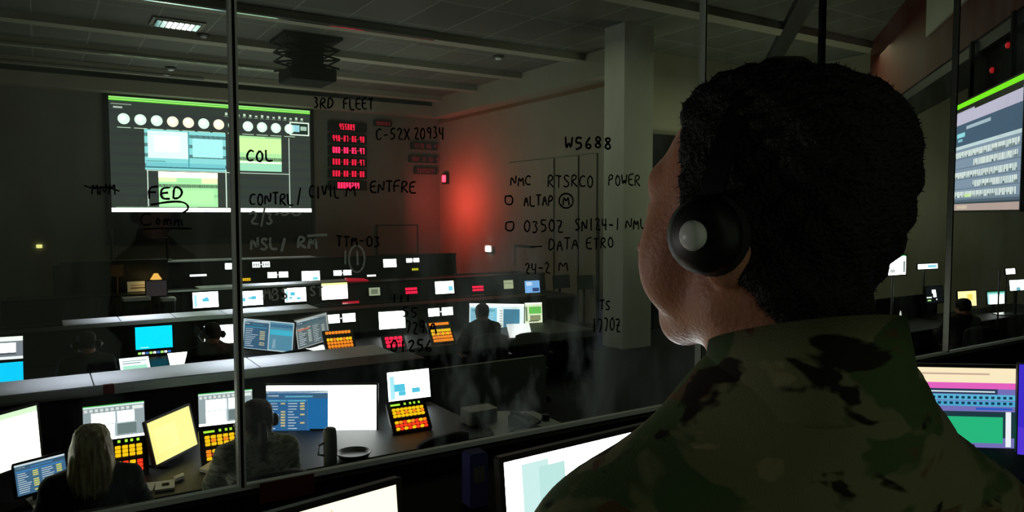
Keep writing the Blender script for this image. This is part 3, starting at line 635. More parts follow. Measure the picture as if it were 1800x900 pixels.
# key pads
YEL, AMB, RED = (255, 200, 20), (255, 140, 30), (255, 60, 30); CRI = (255, 20, 70)
def keypad(x0, y0, x1, y1, Y, rows, cols, lb, tilt=-38, group=None, lcd=True, kp=True, s=1.1, hscale=1.0, yawd=-3):
    a = atY((x0+x1)/2, (y0+y1)/2, Y); d = (a.y*cos(YAW)+a.x*sin(YAW)); k = d/FPX
    w_ = (x1-x0)*k*1.12; h_ = (y1-y0)*k*1.08*hscale
    if kp:                                    # a wedge standing on the worktop
        B = atZ((x0+x1)/2, y1, .765); dd = ray((x0+x1)/2, y0); mm = dd[2]/dd[1]; tt = radians(-tilt)
        h_ = (ZC+B.y*mm-B.z)/(cos(tt)-mm*sin(tt)); a = B+Vector((0, sin(tt), cos(tt)))*h_/2
        w_ = (x1-x0)*(a.y*cos(YAW)+a.x*sin(YAW))/FPX*1.12
    t = thing('key_panel', lb, 'key panel', a, (radians(tilt), 0, radians(yawd)), group)
    MB().rbox(-w_/2-.03, .0, -h_/2-.015, w_/2+.03, .03, h_/2+(.05 if lcd else .015), r=.006, axis='y').build('plate', M['black'], t)
    n = len(rows); ph = h_/n; pw = w_/cols
    lit = {}
    for r, c in enumerate(rows):
        if c is None: continue
        for j in range(cols):
            cc = c[j % len(c)] if isinstance(c, list) else c
            x = -w_/2+pw*(j+.5); z = h_/2-ph*(r+.5)
            if kp:
                MB().rbox(x-pw*.4, -.012, z-ph*.36, x+pw*.4, 0, z+ph*.36, r=min(pw, ph)*.15, axis='y', n=2).build('key', emat(cc, s), t)
            else: lit.setdefault(cc, MB()).rbox(x-pw*.4, -.012, z-ph*.36, x+pw*.4, 0, z+ph*.36, r=min(pw, ph)*.15, axis='y', n=1)
    for cc, m_ in lit.items(): m_.build('keys', emat(cc, s), t)
    if lcd:
        mb = MB(); mb.quad((-w_*.5, -.003, h_/2+.02), (-w_*.2, -.003, h_/2+.02), (-w_*.2, -.003, h_/2+.035), (-w_*.5, -.003, h_/2+.035))
        for q in (-.05, .12, .25, .4): mb.quad((w_*q-.008, -.003, h_/2+.02), (w_*q+.008, -.003, h_/2+.02), (w_*q+.008, -.003, h_/2+.038), (w_*q-.008, -.003, h_/2+.038))
        mb.build('status_lights', emat((170, 235, 60), 1.2), t)
    return t
keypad(186, 783, 247, 832, 5.33, [YEL, YEL, YEL, None, [YEL, RED], [RED, YEL, RED], RED], 6, 'key panel with yellow and red keys beside the fair-haired woman')
keypad(369, 762, 424, 806, 5.33, [YEL, [YEL, AMB], YEL, None, [AMB, YEL], [AMB, RED], [YEL, AMB]], 6, 'key panel with yellow and orange keys left of the woman with the ponytail')
keypad(699, 714, 753, 754, 5.36, [YEL, [YEL, AMB], YEL, None, [YEL, AMB, RED], RED, [YEL, RED]], 8, 'key panel with yellow and red keys at the right end of the nearest console')
keypad(581, 581, 622, 617, 9.02, [AMB, None, [YEL, YEL, AMB], AMB, AMB, AMB], 8, 'amber key panel with red paper beneath, right of the turned grey monitor', lcd=False)
keypad(764, 566, 798, 601, 9.02, [AMB, None, YEL, [YEL, AMB], AMB, AMB], 8, 'amber key panel between the red keys and the seated figure at right', lcd=False)
keypad(681, 591, 711, 611, 9.0, [CRI, CRI, CRI], 4, 'square panel of crimson keys under the white monitor', lcd=False, s=1.4)
keypad(713, 505, 733, 517, 12.95, [CRI, CRI], 5, 'small crimson key panel on the third console, left of the bright monitor', lcd=False, kp=False, tilt=-20, s=1.4)
keypad(830, 502, 850, 512, 13.05, [CRI, CRI], 5, 'small crimson key panel on the third console above the orange bars', lcd=False, kp=False, tilt=-10, s=1.4)
keypad(831, 518, 852, 531, 12.75, [AMB, None, (200, 80, 50)], 5, 'small key panel with two orange bars of keys on the third console', lcd=False, kp=False, tilt=-30)
keypad(421, 489, 439, 494, 16.6, [YEL, YEL], 6, 'tiny yellow key panel on the farthest console beside the window joint', lcd=False, kp=False, tilt=-20)
keypad(724, 471, 735, 476, 16.8, [(190, 190, 30)], 4, 'tiny dull yellow key panel on the farthest console toward the right', lcd=False, kp=False, tilt=-20)
keypad(381, 600, 412, 611, 9.0, [[YEL, W], AMB], 6, 'amber and white key panel just right of the man in black', lcd=False, kp=True)
keypad(248, 617, 296, 622, 9.2, [[(170, 240, 120), W, (60, 110, 190)]], 9, 'row of small lights under the plain cyan monitor of the second console', lcd=False, kp=True, tilt=-20)

# ------------------------------------------------------------------ papers and small things on the desks
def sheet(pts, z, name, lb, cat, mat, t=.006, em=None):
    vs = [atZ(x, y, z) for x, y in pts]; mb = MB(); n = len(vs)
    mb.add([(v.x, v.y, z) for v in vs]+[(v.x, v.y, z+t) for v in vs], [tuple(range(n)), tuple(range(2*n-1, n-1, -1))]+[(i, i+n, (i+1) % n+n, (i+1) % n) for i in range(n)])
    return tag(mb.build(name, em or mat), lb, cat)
def tablet(pts, Y, lb, rects, tilt=-60):
    xs = [p[0] for p in pts]; ys = [p[1] for p in pts]; a = atY(sum(xs)/4, sum(ys)/4, Y); d = a.y*cos(YAW)+a.x*sin(YAW)
    w_ = (pts[1][0]-pts[0][0])*d/FPX*1.1; h_ = (max(ys)-min(ys))*d/FPX*1.35
    return monitor('tablet', lb, 'tablet', a, (tilt, 0, 0), w_, h_, rects, bez=.008, thick=.02, stand=D)
tablet([(214, 628), (257, 627), (256, 651), (221, 654)], 8.75, 'glowing tablet with green and white page, lying below the cyan monitor', [(0, 0, 1, 1, (225, 240, 240), 1.5), (.1, .1, .9, .4, (170, 230, 205), 1.2), (.1, .55, .7, .6, (60, 80, 90), 1), (.1, .72, .9, .76, (90, 110, 120), 1)])
tablet([(303, 620), (352, 616), (345, 644), (305, 645)], 8.75, 'glowing blank white tablet left of the man in black', c_plain((255, 255, 238), 2.0))
bk = thing('open_book', 'open white booklet lying on the nearest desk right of the fair-haired woman', 'book', atZ(272, 857, .745))
MB().box(-.11, -.08, 0, -.003, .07, .012, mat=Matrix.Rotation(-.25, 4, 'Z')).box(.003, -.08, 0, .11, .07, .012, mat=Matrix.Rotation(-.15, 4, 'Z')).build('pages', M['paper'], bk)
MB().box(-.09, -.04, .012, -.05, -.02, .014, mat=Matrix.Rotation(-.25, 4, 'Z')).box(.04, -.03, .012, .08, .02, .014, mat=Matrix.Rotation(-.15, 4, 'Z')).build('print', M['ink'], bk)
tag(MB().lathe([(.02, .74), (.02, .77)], atZ(241, 845, .76).x, atZ(241, 845, .76).y+.03, 12).build('push_button', emat((255, 110, 70), .9)), 'small orange lit button beside the open booklet', 'button')
sheet([(350, 829), (391, 803), (399, 808), (384, 836)], .745, 'clipboard', 'white papers on a clipboard under the left arm of the ponytailed woman', 'clipboard', M['paper'], .02)
sheet([(45, 880), (88, 862), (92, 884), (62, 897)], .745, 'paper_sheet', 'crumpled white paper on the nearest desk at bottom left corner', 'paper', M['paper'], .01)
sheet([(305, 843), (322, 836), (324, 841), (309, 847)], .745, 'pen_box', 'small pale pen case on the nearest desk beside the booklet', 'case', M['paper'], .02)
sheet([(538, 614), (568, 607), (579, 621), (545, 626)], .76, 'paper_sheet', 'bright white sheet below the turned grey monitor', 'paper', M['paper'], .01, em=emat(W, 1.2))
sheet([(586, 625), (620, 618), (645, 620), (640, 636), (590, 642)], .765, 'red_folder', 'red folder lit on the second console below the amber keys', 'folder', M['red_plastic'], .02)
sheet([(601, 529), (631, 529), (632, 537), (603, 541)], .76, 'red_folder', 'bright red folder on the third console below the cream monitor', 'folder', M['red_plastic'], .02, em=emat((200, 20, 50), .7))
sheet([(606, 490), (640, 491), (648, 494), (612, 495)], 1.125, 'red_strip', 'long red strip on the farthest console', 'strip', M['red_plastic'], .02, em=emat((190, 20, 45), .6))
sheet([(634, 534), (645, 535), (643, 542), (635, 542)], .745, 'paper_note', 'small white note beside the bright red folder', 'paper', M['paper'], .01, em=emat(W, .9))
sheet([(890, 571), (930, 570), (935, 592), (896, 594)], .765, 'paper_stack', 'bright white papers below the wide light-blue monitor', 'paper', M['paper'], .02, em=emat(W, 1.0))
for x0, x1, lb in ((217, 264, 'low pale equipment box on the third console at left'), (285, 308, 'small low pale equipment box right of the dark unlit monitor')):
    a, b = atY(x0, 530, 12.75), atY(x1, 530, 12.75)
    e = thing('equipment_box', lb, 'box', ((a.x+b.x)/2, 12.75, .74)); hw = (b.x-a.x)/2
    MB().rbox(-hw, 0, 0, hw, .2, a.z-.74, r=.02, axis='z').build('case', M['dark'], e); MB().rbox(-hw-.01, -.03, a.z-.74, hw+.01, .22, a.z-.69, r=.02, axis='z').build('lid', M['ledge'], e)
# warm lit corner of the third console
a = atY(243, 497, 13.9)
wl_ = thing('desk_lamp', 'small warm desk lamp lighting yellow papers at the left of the third console', 'lamp', (a.x+.28, 13.45, 1.12))
MB().lathe([(.07, 0), (.07, .015), (.015, .03)], n=16).tube([(0, 0, .02), (0, 0, .26), (-.06, 0, .3)], .01, 6).build('base_and_arm', M['black'], wl_)
MB().lathe([(.09, .2), (.03, .3)], -.06, 0, 16).build('lamp_shade', emat((255, 190, 90), 1.0), wl_)
pl = bpy.data.lights.new('desk_lamp_light', 'POINT'); pl.energy = 1.6; pl.color = (1, .68, .25); pl.shadow_soft_size = .03
po = bpy.data.objects.new('desk_lamp_light', pl); C.objects.link(po); po.location = (a.x+.2, 13.4, 1.29)
tb = thing('binder_stand', 'warm lit cream binder propped up by the small desk lamp', 'binder', (a.x-.02, 13.6, 1.12), (radians(-12), 0, 0))
MB().box(-.17, 0, 0, .16, .05, .17).build('binder', M['paper'], tb)
MB().box(-.12, -.004, .05, .12, 0, .07).box(-.12, -.004, .1, .1, 0, .11).build('print', M['tan'], tb)
monitor('monitor', 'dark monitor seen unlit before the warm desk lamp', 'monitor', atY(275, 507, 13.0), (-6, 0, 0), .3, .24, c_plain((62, 54, 58), .5), stand=D)
a = atY(206, 476, 13.5)
tag(MB().box(a.x-.09, 13.5, a.z-.09, a.x+.09, 13.53, a.z+.09).tube([(a.x, 13.54, 1.12), (a.x, 13.54, a.z)], .01, 6).build('notice_card', M['tan']), 'dull pink paper card above the third console at left', 'card')
# antenna rods below the projection screen
for x, y0, y1, lb in ((292, 417, 458, 'tall black rod standing under the projection screen, right one'), (194, 405, 440, 'tall black rod standing under the left edge of the projection screen')):
    a, b = atY(x, y0, 17.95), atY(x, y1, 17.95)
    tag(MB().tube([(a.x, 17.8, 1.38), (a.x, 17.8, a.z)], .03, 8).lathe([(.1, 1.38), (.1, 1.4), (.03, 1.42)], a.x, 17.8).build('rod', M['black'], smooth=False), lb, 'rod')

# dark rounded partition in the third row (right)
a, b = atY(800, 483, 13.95), atY(923, 530, 13.95)
o = MB().rbox(a.x, 14.1, 0, b.x, 14.16, a.z, r=.06, axis='y').build('partition_screen', M['dark']); tag(o, 'dark round-cornered partition at the right of the third console', 'partition')
a, b = atY(105, 465, 13.95), atY(300, 560, 13.95)
o = MB().rbox(a.x, 14.1, 0, b.x, 14.16, atY(200, 458, 14.1).z, r=.03, axis='y').build('partition_screen', M['black']); tag(o, 'black partition at the left of the third console, behind the warm lamp', 'partition')
a, b = atY(760, 650, 6.5), atY(960, 655, 6.5)
o = MB().rbox(a.x, 6.5, 0, b.x, 6.55, a.z, r=.02, axis='y').build('partition_screen', M['wall_back']); tag(o, 'pale low partition right of the nearest console, behind the side table', 'partition')

# side table with clutter
tc_ = [atZ(880, 781, .75), atZ(1004, 750, .75), atZ(940, 722, .75), atZ(842, 722, .75)]
cx = sum(v.x for v in tc_)/4; cy = sum(v.y for v in tc_)/4
st = thing('side_table', 'pale side table with clutter on it beyond the glass, left of the man in uniform', 'table', (cx, cy, 0))
n = 4; mb = MB(); pts = [Vector((v.x-cx, v.y-cy, 0)) for v in tc_]
mb.add([(p.x, p.y, .72) for p in pts]+[(p.x, p.y, .75) for p in pts], [(3, 2, 1, 0), (4, 5, 6, 7)]+[(i, (i+1) % n, (i+1) % n+n, i+n) for i in range(n)])
mb.build('tabletop', M['table'], st, bevel=.01)
for p in pts: MB().tube([p*.85, p*.85+Vector((0, 0, .72))], .02, 8).build('leg', M['black'], st)
hd = thing('desk_phone', 'black desk phone in the middle of the pale side table', 'phone', (cx+.0, cy-.05, .75), (0, 0, .5))
MB().add([(-.1, -.1, 0), (.1, -.1, 0), (.1, .1, 0), (-.1, .1, 0), (-.1, -.1, .02), (.1, -.1, .02), (.1, .1, .08), (-.1, .1, .08)], [(3, 2, 1, 0), (4, 5, 6, 7), (0, 1, 5, 4), (1, 2, 6, 5), (2, 3, 7, 6), (3, 0, 4, 7)]).build('phone_body', M['black'], hd, bevel=.01)
MB().tube([(-.07, -.08, .05), (-.07, -.06, .075), (-.07, .06, .1), (-.07, .08, .09)], [.022, .016, .016, .022], 8).build('handset', M['black'], hd)
MB().box(.0, .02, .058, .07, .06, .075).build('phone_display', M['metal'], hd)
a = Vector((cx-.27, cy+.2, .75))
tag(MB().rbox(a.x-.13, a.y-.09, .75, a.x+.13, a.y+.09, .86, r=.03, axis='z').build('tissue_box', M['table']), 'grey box at the far left corner of the pale side table', 'box')
a = Vector((cx+.2, cy-.05, .75))
tag(MB().lathe([(.03, .75), (.035, .76), (.035, .79), (.015, .8)], a.x, a.y, 14).build('computer_mouse', M['black'], smooth=True), 'small black round object on the right of the pale side table', 'mouse')
a = Vector((cx-.1, cy-.22, .75)); mb = MB()
mb.tube([(a.x+.16*cos(t/16*2*pi*1.4)*(1-t/60), a.y+.08*sin(t/16*2*pi*1.4), .756) for t in range(17)], .005, 6)
tag(mb.build('cable', M['black'], smooth=True), 'thin dark cable coiled at the front of the pale side table', 'cable')

# bottle, bowl on nearest desk
a = atZ(581, 822, .74)
bt = thing('drinking_jug', 'tall smoky drinking jug with handle on the nearest desk', 'jug', a)
MB().lathe([(.038, 0), (.042, .01), (.045, .12), (.043, .24), (.036, .262), (.02, .27)], n=20).build('jug_body', M['clear'], bt, smooth=True)
MB().tube([(-.04, 0, .17), (-.075, 0, .16), (-.08, 0, .1), (-.045, 0, .09)], .008, 8).build('handle', M['clear'], bt, smooth=True)
a = atZ(622, 803, .74)
tag(MB().lathe([(.03, .74), (.1, .745), (.12, .775), (.115, .777), (.09, .755), (.02, .75)], a.x, a.y, 28).build('bowl', M['black'], smooth=True), 'dark shallow bowl on the nearest desk right of the drinking jug', 'bowl')
a = atY(191, 699, 6.0)
rc = thing('beacon_box', 'dim red box lamp on top of the video grid monitor at left', 'lamp', (a.x, 5.98, 1.115))
MB().rbox(-.035, -.02, 0, .035, .02, .065, r=.008, axis='y').build('lens', M['red_plastic'], rc)
MB().box(-.04, -.025, -.01, .04, .025, .0).build('base', M['black'], rc)

# ------------------------------------------------------------------ right part of the hall
zc_ = thing('operator_console', 'long dark desk at the far right of the hall beyond the glass', 'console', (12.2, 5.85, 0))
MB().box(-2.8, -.45, .78, 2.3, .35, .82).build('worktop', M['dark'], zc_, bevel=.008)
MB().box(-2.8, -.4, 0, 2.3, -.36, .78).build('front_panel', M['black'], zc_)
for x in (-2.77, 2.24): MB().box(x, -.4, 0, x+.04, .3, .78).build('end_panel', M['black'], zc_)
MB().rbox(-1.9, .36, 0, -.2, .4, 1.15, r=.03, axis='y').build('rear_screen', M['dark'], zc_)
monitor('monitor', 'tall-post white monitor beside the back of the head of the man in uniform', 'monitor', atY(1577, 466, 5.32), (0, 0, -3.4), .36, .25, [(0, 0, 1, 1, W, 2.0), (0, .93, 1, 1, (120, 220, 150), 1.1), (.84, .1, .97, .7, (160, 170, 170), 1), (.1, .12, .4, .3, (200, 205, 205), 1.2)], post=.0)
monitor('monitor', 'slim white strip display on a tall post, right of the white post monitor', 'monitor', (11.66, 5.3+.9-.0, 1.585), (-4, 0, -6), .48, .075, [(0, 0, 1, 1, (235, 250, 255), 1.6), (.5, .2, .95, .8, (150, 220, 240), 1.2)], post=.82)
monitor('monitor', 'warm yellow monitor partly hidden by a dark head at far right', 'monitor', (12.277, 5.9, 1.07), (-4.8, 0, -12), .402, .237, [(0, 0, 1, 1, (252, 236, 168), 1.5), (.5, .4, .8, .8, (250, 222, 110), 1.3)], stand=.82)
monitor('monitor', 'pale cyan monitor right of the warm yellow one', 'monitor', (13.006, 5.8, 1.05), (-6, 0, -12.2), .422, .2, [(0, 0, 1, 1, (170, 236, 240), 1.2), (.1, 0, .9, .75, W, 1.6), (0, .9, 1, 1, (80, 190, 150), .9), (.2, .2, .3, .6, (140, 220, 230), 1)], stand=.82)
monitor('monitor', 'white blue monitor at the right frame edge, upper of the two', 'monitor', atY(1793, 501, 5.4), (-7.4, 0, -10), .489, .16, [(0, 0, 1, 1, (235, 250, 252), 1.7), (.3, .0, .5, .3, (130, 200, 220), 1)], stand=.82)
monitor('monitor', 'smallest white display, above the others at the right frame edge', 'monitor', atY(1776, 477, 5.5), (-7.8, 0, -3.9), .26, .085, c_plain(W, 1.7), post=.82)
a = atY(1642, 518, 5.9)
monitor('monitor', 'dark monitor with tiny bright figures, left of the warm yellow one', 'monitor', (a.x, 5.9, a.z), (-6, 0, -8), .38, .24, [(0, 0, 1, 1, (20, 24, 26), .8), (.38, .6, .6, .8, W, 1.6), (.45, .35, .62, .6, W, 1.6), (.05, .3, .35, .38, (240, 250, 240), 1.3), (.1, .12, .3, .2, (180, 230, 150), 1.2), (.6, .15, .66, .25, W, 1.3)], stand=.82)
a = atZ(1583, 545, .82)
cn = thing('desk_light', 'small white cone light on the far right desk below the white post monitor', 'lamp', (atY(1583, 548, 5.6).x, 5.6, .82))
MB().lathe([(.03, 0), (.03, .04)], n=12).build('lamp_foot', emat(W, 1.3), cn); MB().lathe([(.022, .06), (.012, .22), (.004, .26)], n=12).build('lamp_cone', emat((235, 240, 235), .8), cn)
for x, y0, Y in ((1757, 474, 5.0),):
    a = atY(x, y0, Y); tag(MB().tube([(a.x, Y, 0), (a.x, Y, a.z)], .012, 8).lathe([(.12, 0), (.12, .012), (.02, .03)], a.x, Y).build('thin_post', M['metal'], smooth=False), 'thin bright metal post in front of the pale cyan monitor', 'post')
# big wall display
zt, zb = ZC+1.25, ZC+.04; Hd = zt-zb; Wd = Hd*16/9
dl = BM @ Vector((-Wd/2, .05, (zt+zb)/2))
bd = thing('wall_display', 'large bright display hanging high at the right edge, showing rows of data', 'display', dl, (0, 0, atan2(-BU.y, -BU.x)))
rnd = random.Random(4)
R = [(0, 0, 1, 1, (150, 172, 196), .85), (0, .955, 1, 1, (120, 235, 20), 1.2), (0, .91, 1, .955, (24, 30, 20), 1), (0, .80, 1, .92, (206, 200, 226), 1.0), (.35, .9, 1, .955, (24, 28, 20), 1, 1),
     (0, .60, 1, .80, (78, 104, 130), .9), (.06, .68, .2, .72, (150, 225, 235), 1.1, 1), (.08, .64, .16, .665, (140, 205, 220), 1, 1), (.22, .74, .6, .77, (180, 200, 215), 1, 1),
     (0, .57, 1, .60, (212, 232, 238), 1.0), (0, 0, 1, .06, (196, 172, 166), 1.0), (0, .06, 1, .075, (60, 80, 90), .8), (0, .075, 1, .1, (92, 112, 130), .9)]
for r_, v in enumerate((.49, .40, .30, .21, .12)):
    x = .03+.03*(r_ % 2)+(.3 if r_ in (1, 3) else 0)
    R.append((0, v-.015, 1, v-.008, (110, 130, 150), .9, 1))
    while x < .96:
        ww = rnd.uniform(.008, .018); R.append((x, v, x+ww, v+.055, (236, 246, 238), 1.15, 1)); 
        if rnd.random() < .5: R.append((x, v-.002, x+ww*1.5, v+.018, (52, 82, 88), .9, 1))
        x += ww+rnd.uniform(.004, .012)
R.append((.22, .12, .34, .15, (200, 235, 160), 1.1, 1))
for k in range(10): R.append((.1+.018*k, .015, .108+.018*k, .045, (240, 225, 190), 1.1, 1))
screen('screen', Wd, Hd, R, bd, y=-.0015)
mb = MB().rbox(-Wd/2-.02, 0, -Hd/2-.02, Wd/2+.02, .07, Hd/2+.02, r=.02, axis='y'); mb.build('bezel_housing', M['black'], bd)
for s in (-.5, .5): MB().box(s*Wd/2*1.2-.03, .02, Hd/2, s*Wd/2*1.2+.03, .06, ZC+1.90-(zt+zb)/2).build('hanger', M['matte'], bd)
tag(MB().rbox(-2.9, -.12, ZC+1.27, -.05, -.08, ZC+1.78, r=.03, axis='y', mat=BM).build('added_dark_sheet', M['matte']), 'added black sheet for the dark underside above the big hanging display', 'panel')  # black sheet added where the underside behind the display is dark
for (s_, h_, lb) in ((-.9, 1.50, 'small red reflection above the big hanging display, left one'), (-1.35, 1.66, 'small red reflection above the big hanging display, middle one')):
    c = BM @ Vector((s_, -.065, ZC+h_))
    tag(MB().lathe([(.03, 0), (.03, .02), (.015, .03)], n=12, mat=Matrix.Translation(c) @ Matrix.Rotation(atan2(BN.y, BN.x), 4, 'Z') @ Matrix.Rotation(pi/2, 4, 'Y')).build('red_glint', emat((200, 30, 40), .6)), lb, 'lamp')  # red reflections, built as small glowing studs

# ------------------------------------------------------------------ booth desk and monitors
bd_ = thing('booth_desk', 'black desk inside the booth under the window', 'desk', (1.8, 1.7, FB))
MB().rbox(-2.6, -.55, .70, 2.9, .58, .74, r=.01, axis='x').build('worktop', M['matte'], bd_)
for x in (-2.5, 0.1, 2.8): MB().box(x-.02, -.45, 0, x+.02, .5, .70).build('leg_panel', M['black'], bd_)
DZ = FB+.74
tr = atY(695, 851, 1.5); rot = (-6, 0, 9); Mx = Euler([radians(q) for q in rot]).to_matrix(); w_, h_ = .50, .30
loc = tr-Mx @ Vector((w_/2, 0, h_/2))
monitor('monitor', 'cream screen monitor in the booth at the bottom edge of the photo', 'monitor', loc, rot, w_, h_,
        [(0, 0, 1, 1, (250, 238, 205), 1.5)]+[(.12+.14*k, 0, .125+.14*k, .95, (246, 190, 130), 1.0, 1) for k in range(5)]+[(.03, 0, .05, .96, (250, 190, 120), 1.1, 1)], stand=DZ)
tl = atY(884, 813, 1.42); rot = (-6, 0, 3); Mx = Euler([radians(q) for q in rot]).to_matrix(); w_, h_ = .50, .29
loc = tl-Mx @ Vector((-w_/2, 0, h_/2))
monitor('monitor', 'bright white monitor in the booth partly hidden by the man in uniform', 'monitor', loc, rot, w_, h_,
        [(0, 0, 1, 1, (246, 252, 252), 4.0), (.10, .35, .26, .95, (205, 240, 236), 1.0), (.2, .6, .36, .9, (190, 232, 226), 1.0, 1)], stand=DZ)
tr = atY(1787, 648, 1.34); rot = (-3, 0, -38); Mx = Euler([radians(q) for q in rot]).to_matrix(); w_, h_ = .50, .34
loc = tr-Mx @ Vector((w_/2, 0, h_/2))
R = [(0, 0, 1, 1, (120, 116, 190), .9), (0, .83, 1, 1, (240, 224, 186), 1.1), (0, .92, .8, .94, (200, 170, 150), 1, 1), (0, .76, 1, .83, (226, 96, 190), 1.0), (0, .70, .86, .76, (40, 60, 90), .9), (.05, .72, .84, .735, (220, 236, 240), 1.0, 1),
     (0, .63, 1, .695, (92, 190, 226), .9), (0, .56, 1, .62, (80, 176, 216), .9), (0, .2, 1, .5, (30, 60, 70), .9), (0, .14, .9, .44, (40, 190, 130), .9, 1), (.92, .1, .96, .5, (236, 240, 244), 1.0, 1), (.7, .52, .97, .545, (40, 90, 190), 1.0)]
for k in range(22):
    for v in (.645, .58): R.append((.02+.044*k, v, .045+.044*k, v+.03, (20, 60, 90), .9, 1))
monitor('monitor', 'colourful monitor in the booth right of the man in uniform, pink bar on top', 'monitor', loc, rot, w_, h_, R, stand=DZ)
a, b = atY(826, 800, 1.95), atY(858, 800, 1.95)
vb = thing('ring_binder', 'dark blue-violet binder standing on the booth desk between the two booth screens', 'binder', ((a.x+b.x)/2, 1.95, FB+.74)); hw = (b.x-a.x)/2
MB().rbox(-hw, 0, 0, hw, .05, a.z-FB-.74, r=.01, axis='y').build('cover', M['purple'], vb)
MB().box(-hw*.6, -.001, .08, hw*.6, 0, .13).build('spine_label', M['wall_back'], vb)
tl = atY(1791, 640, 1.22); rot = (-3, 0, -52); Mx = Euler([radians(q) for q in rot]).to_matrix(); w_, h_ = .46, .32
loc = tl-Mx @ Vector((-w_/2, 0, h_/2))
monitor('monitor', 'sliver of a deep violet screen added for the violet glow at the right frame edge in the booth', 'monitor', loc, rot, w_, h_, [(0, 0, 1, 1, (60, 40, 200), 1.0), (.0, .0, 1, .3, (80, 50, 210), 1.0)], stand=DZ, bez=.004)  # screen added to stand in for the violet glow beside the colourful monitor
tag(MB().box(-.085, -.004, -.035, .085, 0, .03, mat=Matrix.Translation(atY(505, 857, GY-.062)) @ Matrix.Translation((0, 0, 0))).build('wall_sticker', M['maroon']), 'dark maroon sticker on the black wall strip under the window', 'sticker')

# ------------------------------------------------------------------ marker writing on the glass
F_ = {
'A': [[(0, 0), (.5, 1), (1, 0)], [(.2, .4), (.8, .4)]], 'B': [[(0, 0), (0, 1), (.8, .85), (.7, .55), (0, .5)], [(.7, .55), (.95, .3), (.7, 0), (0, 0)]],
'C': [[(1, .85), (.6, 1), (.15, .8), (0, .4), (.3, .02), (1, .12)]], 'D': [[(0, 0), (.05, 1), (.7, .85), (1, .45), (.6, .05), (0, 0)]],
'E': [[(1, 1), (0, .95), (0, 0), (1, 0)], [(0, .5), (.8, .52)]], 'F': [[(1, 1), (0, .92), (.05, 0)], [(0, .5), (.8, .52)]],
'G': [[(1, .85), (.5, 1), (0, .5), (.4, 0), (1, .1), (1, .45), (.6, .45)]], 'H': [[(0, 0), (0, 1)], [(1, 0), (1, 1)], [(0, .5), (1, .5)]], 'I': [[(.5, 0), (.5, 1)]],
'L': [[(0, 1), (.05, 0), (1, .05)]], 'M': [[(0, 0), (.15, 1), (.5, .35), (.85, 1), (1, 0)]], 'N': [[(0, 0), (.05, 1), (.9, 0), (1, 1)]],
'O': [[(.5, 1), (.05, .7), (.1, .2), (.55, 0), (.95, .3), (.9, .8), (.5, 1)]], 'P': [[(0, 0), (.05, 1), (.8, .95), (.85, .6), (.05, .45)]],
'R': [[(0, 0), (.05, 1), (.8, .95), (.8, .6), (.05, .45), (1, 0)]], 'S': [[(.95, .9), (.4, 1), (.05, .75), (.5, .5), (.95, .25), (.5, 0), (0, .1)]],
'T': [[(0, 1), (1, 1)], [(.5, 1), (.5, 0)]], 'U': [[(0, 1), (.05, .2), (.5, 0), (.95, .2), (1, 1)]], 'V': [[(0, 1), (.5, 0), (1, 1)]], 'W': [[(0, 1), (.2, 0), (.5, .6), (.75, 0), (1, 1)]],
'X': [[(0, 0), (1, 1)], [(0, 1), (1, 0)]], 'Z': [[(0, 1), (1, 1), (.05, .02), (1, 0)], [(.2, .5), (.8, .5)]], 'Y': [[(0, 1), (.5, .5), (1, 1)], [(.5, .5), (.5, 0)]],
'0': [[(.5, 1), (.05, .7), (.1, .2), (.55, 0), (.95, .3), (.9, .8), (.5, 1)]], '1': [[(.5, 1), (.5, 0)]], '2': [[(.05, .8), (.5, 1), (.9, .75), (.1, .05), (1, 0)]],
'3': [[(.1, .95), (.8, .95), (.4, .55), (.9, .3), (.5, 0), (.05, .1)]], '4': [[(.1, 1), (.05, .45), (.95, .45)], [(.8, 1), (.75, 0)]], '5': [[(.95, 1), (.2, 1), (.1, .6), (.8, .55), (.85, .15), (.1, 0)]],
'6': [[(.7, 1), (.15, .5), (.1, .15), (.6, 0), (.9, .25), (.5, .45), (.1, .2)]], '7': [[(.05, 1), (.95, 1), (.4, 0)]], '8': [[(.5, .55), (.1, .8), (.5, 1), (.9, .8), (.5, .55), (.05, .25), (.5, 0), (.95, .25), (.5, .55)]],
'9': [[(.9, .6), (.4, .5), (.1, .8), (.6, 1), (.9, .8), (.8, 0)]], '-': [[(.1, .5), (.9, .5)]], '/': [[(.2, -.1), (.8, 1.1)]], '.': [[(.4, 0), (.5, .05)]], '(': [[(.7, 1.1), (.3, .5), (.7, -.1)]], ')': [[(.3, 1.1), (.7, .5), (.3, -.1)]],
'o': [[(.5, .6), (.1, .3), (.5, 0), (.9, .3), (.5, .6)]], 'm': [[(0, 0), (.05, .5), (.1, .35), (.35, .55), (.45, 0)], [(.45, .35), (.75, .55), (.95, 0)]]}
wr = random.Random(2); GF = GY-.0068
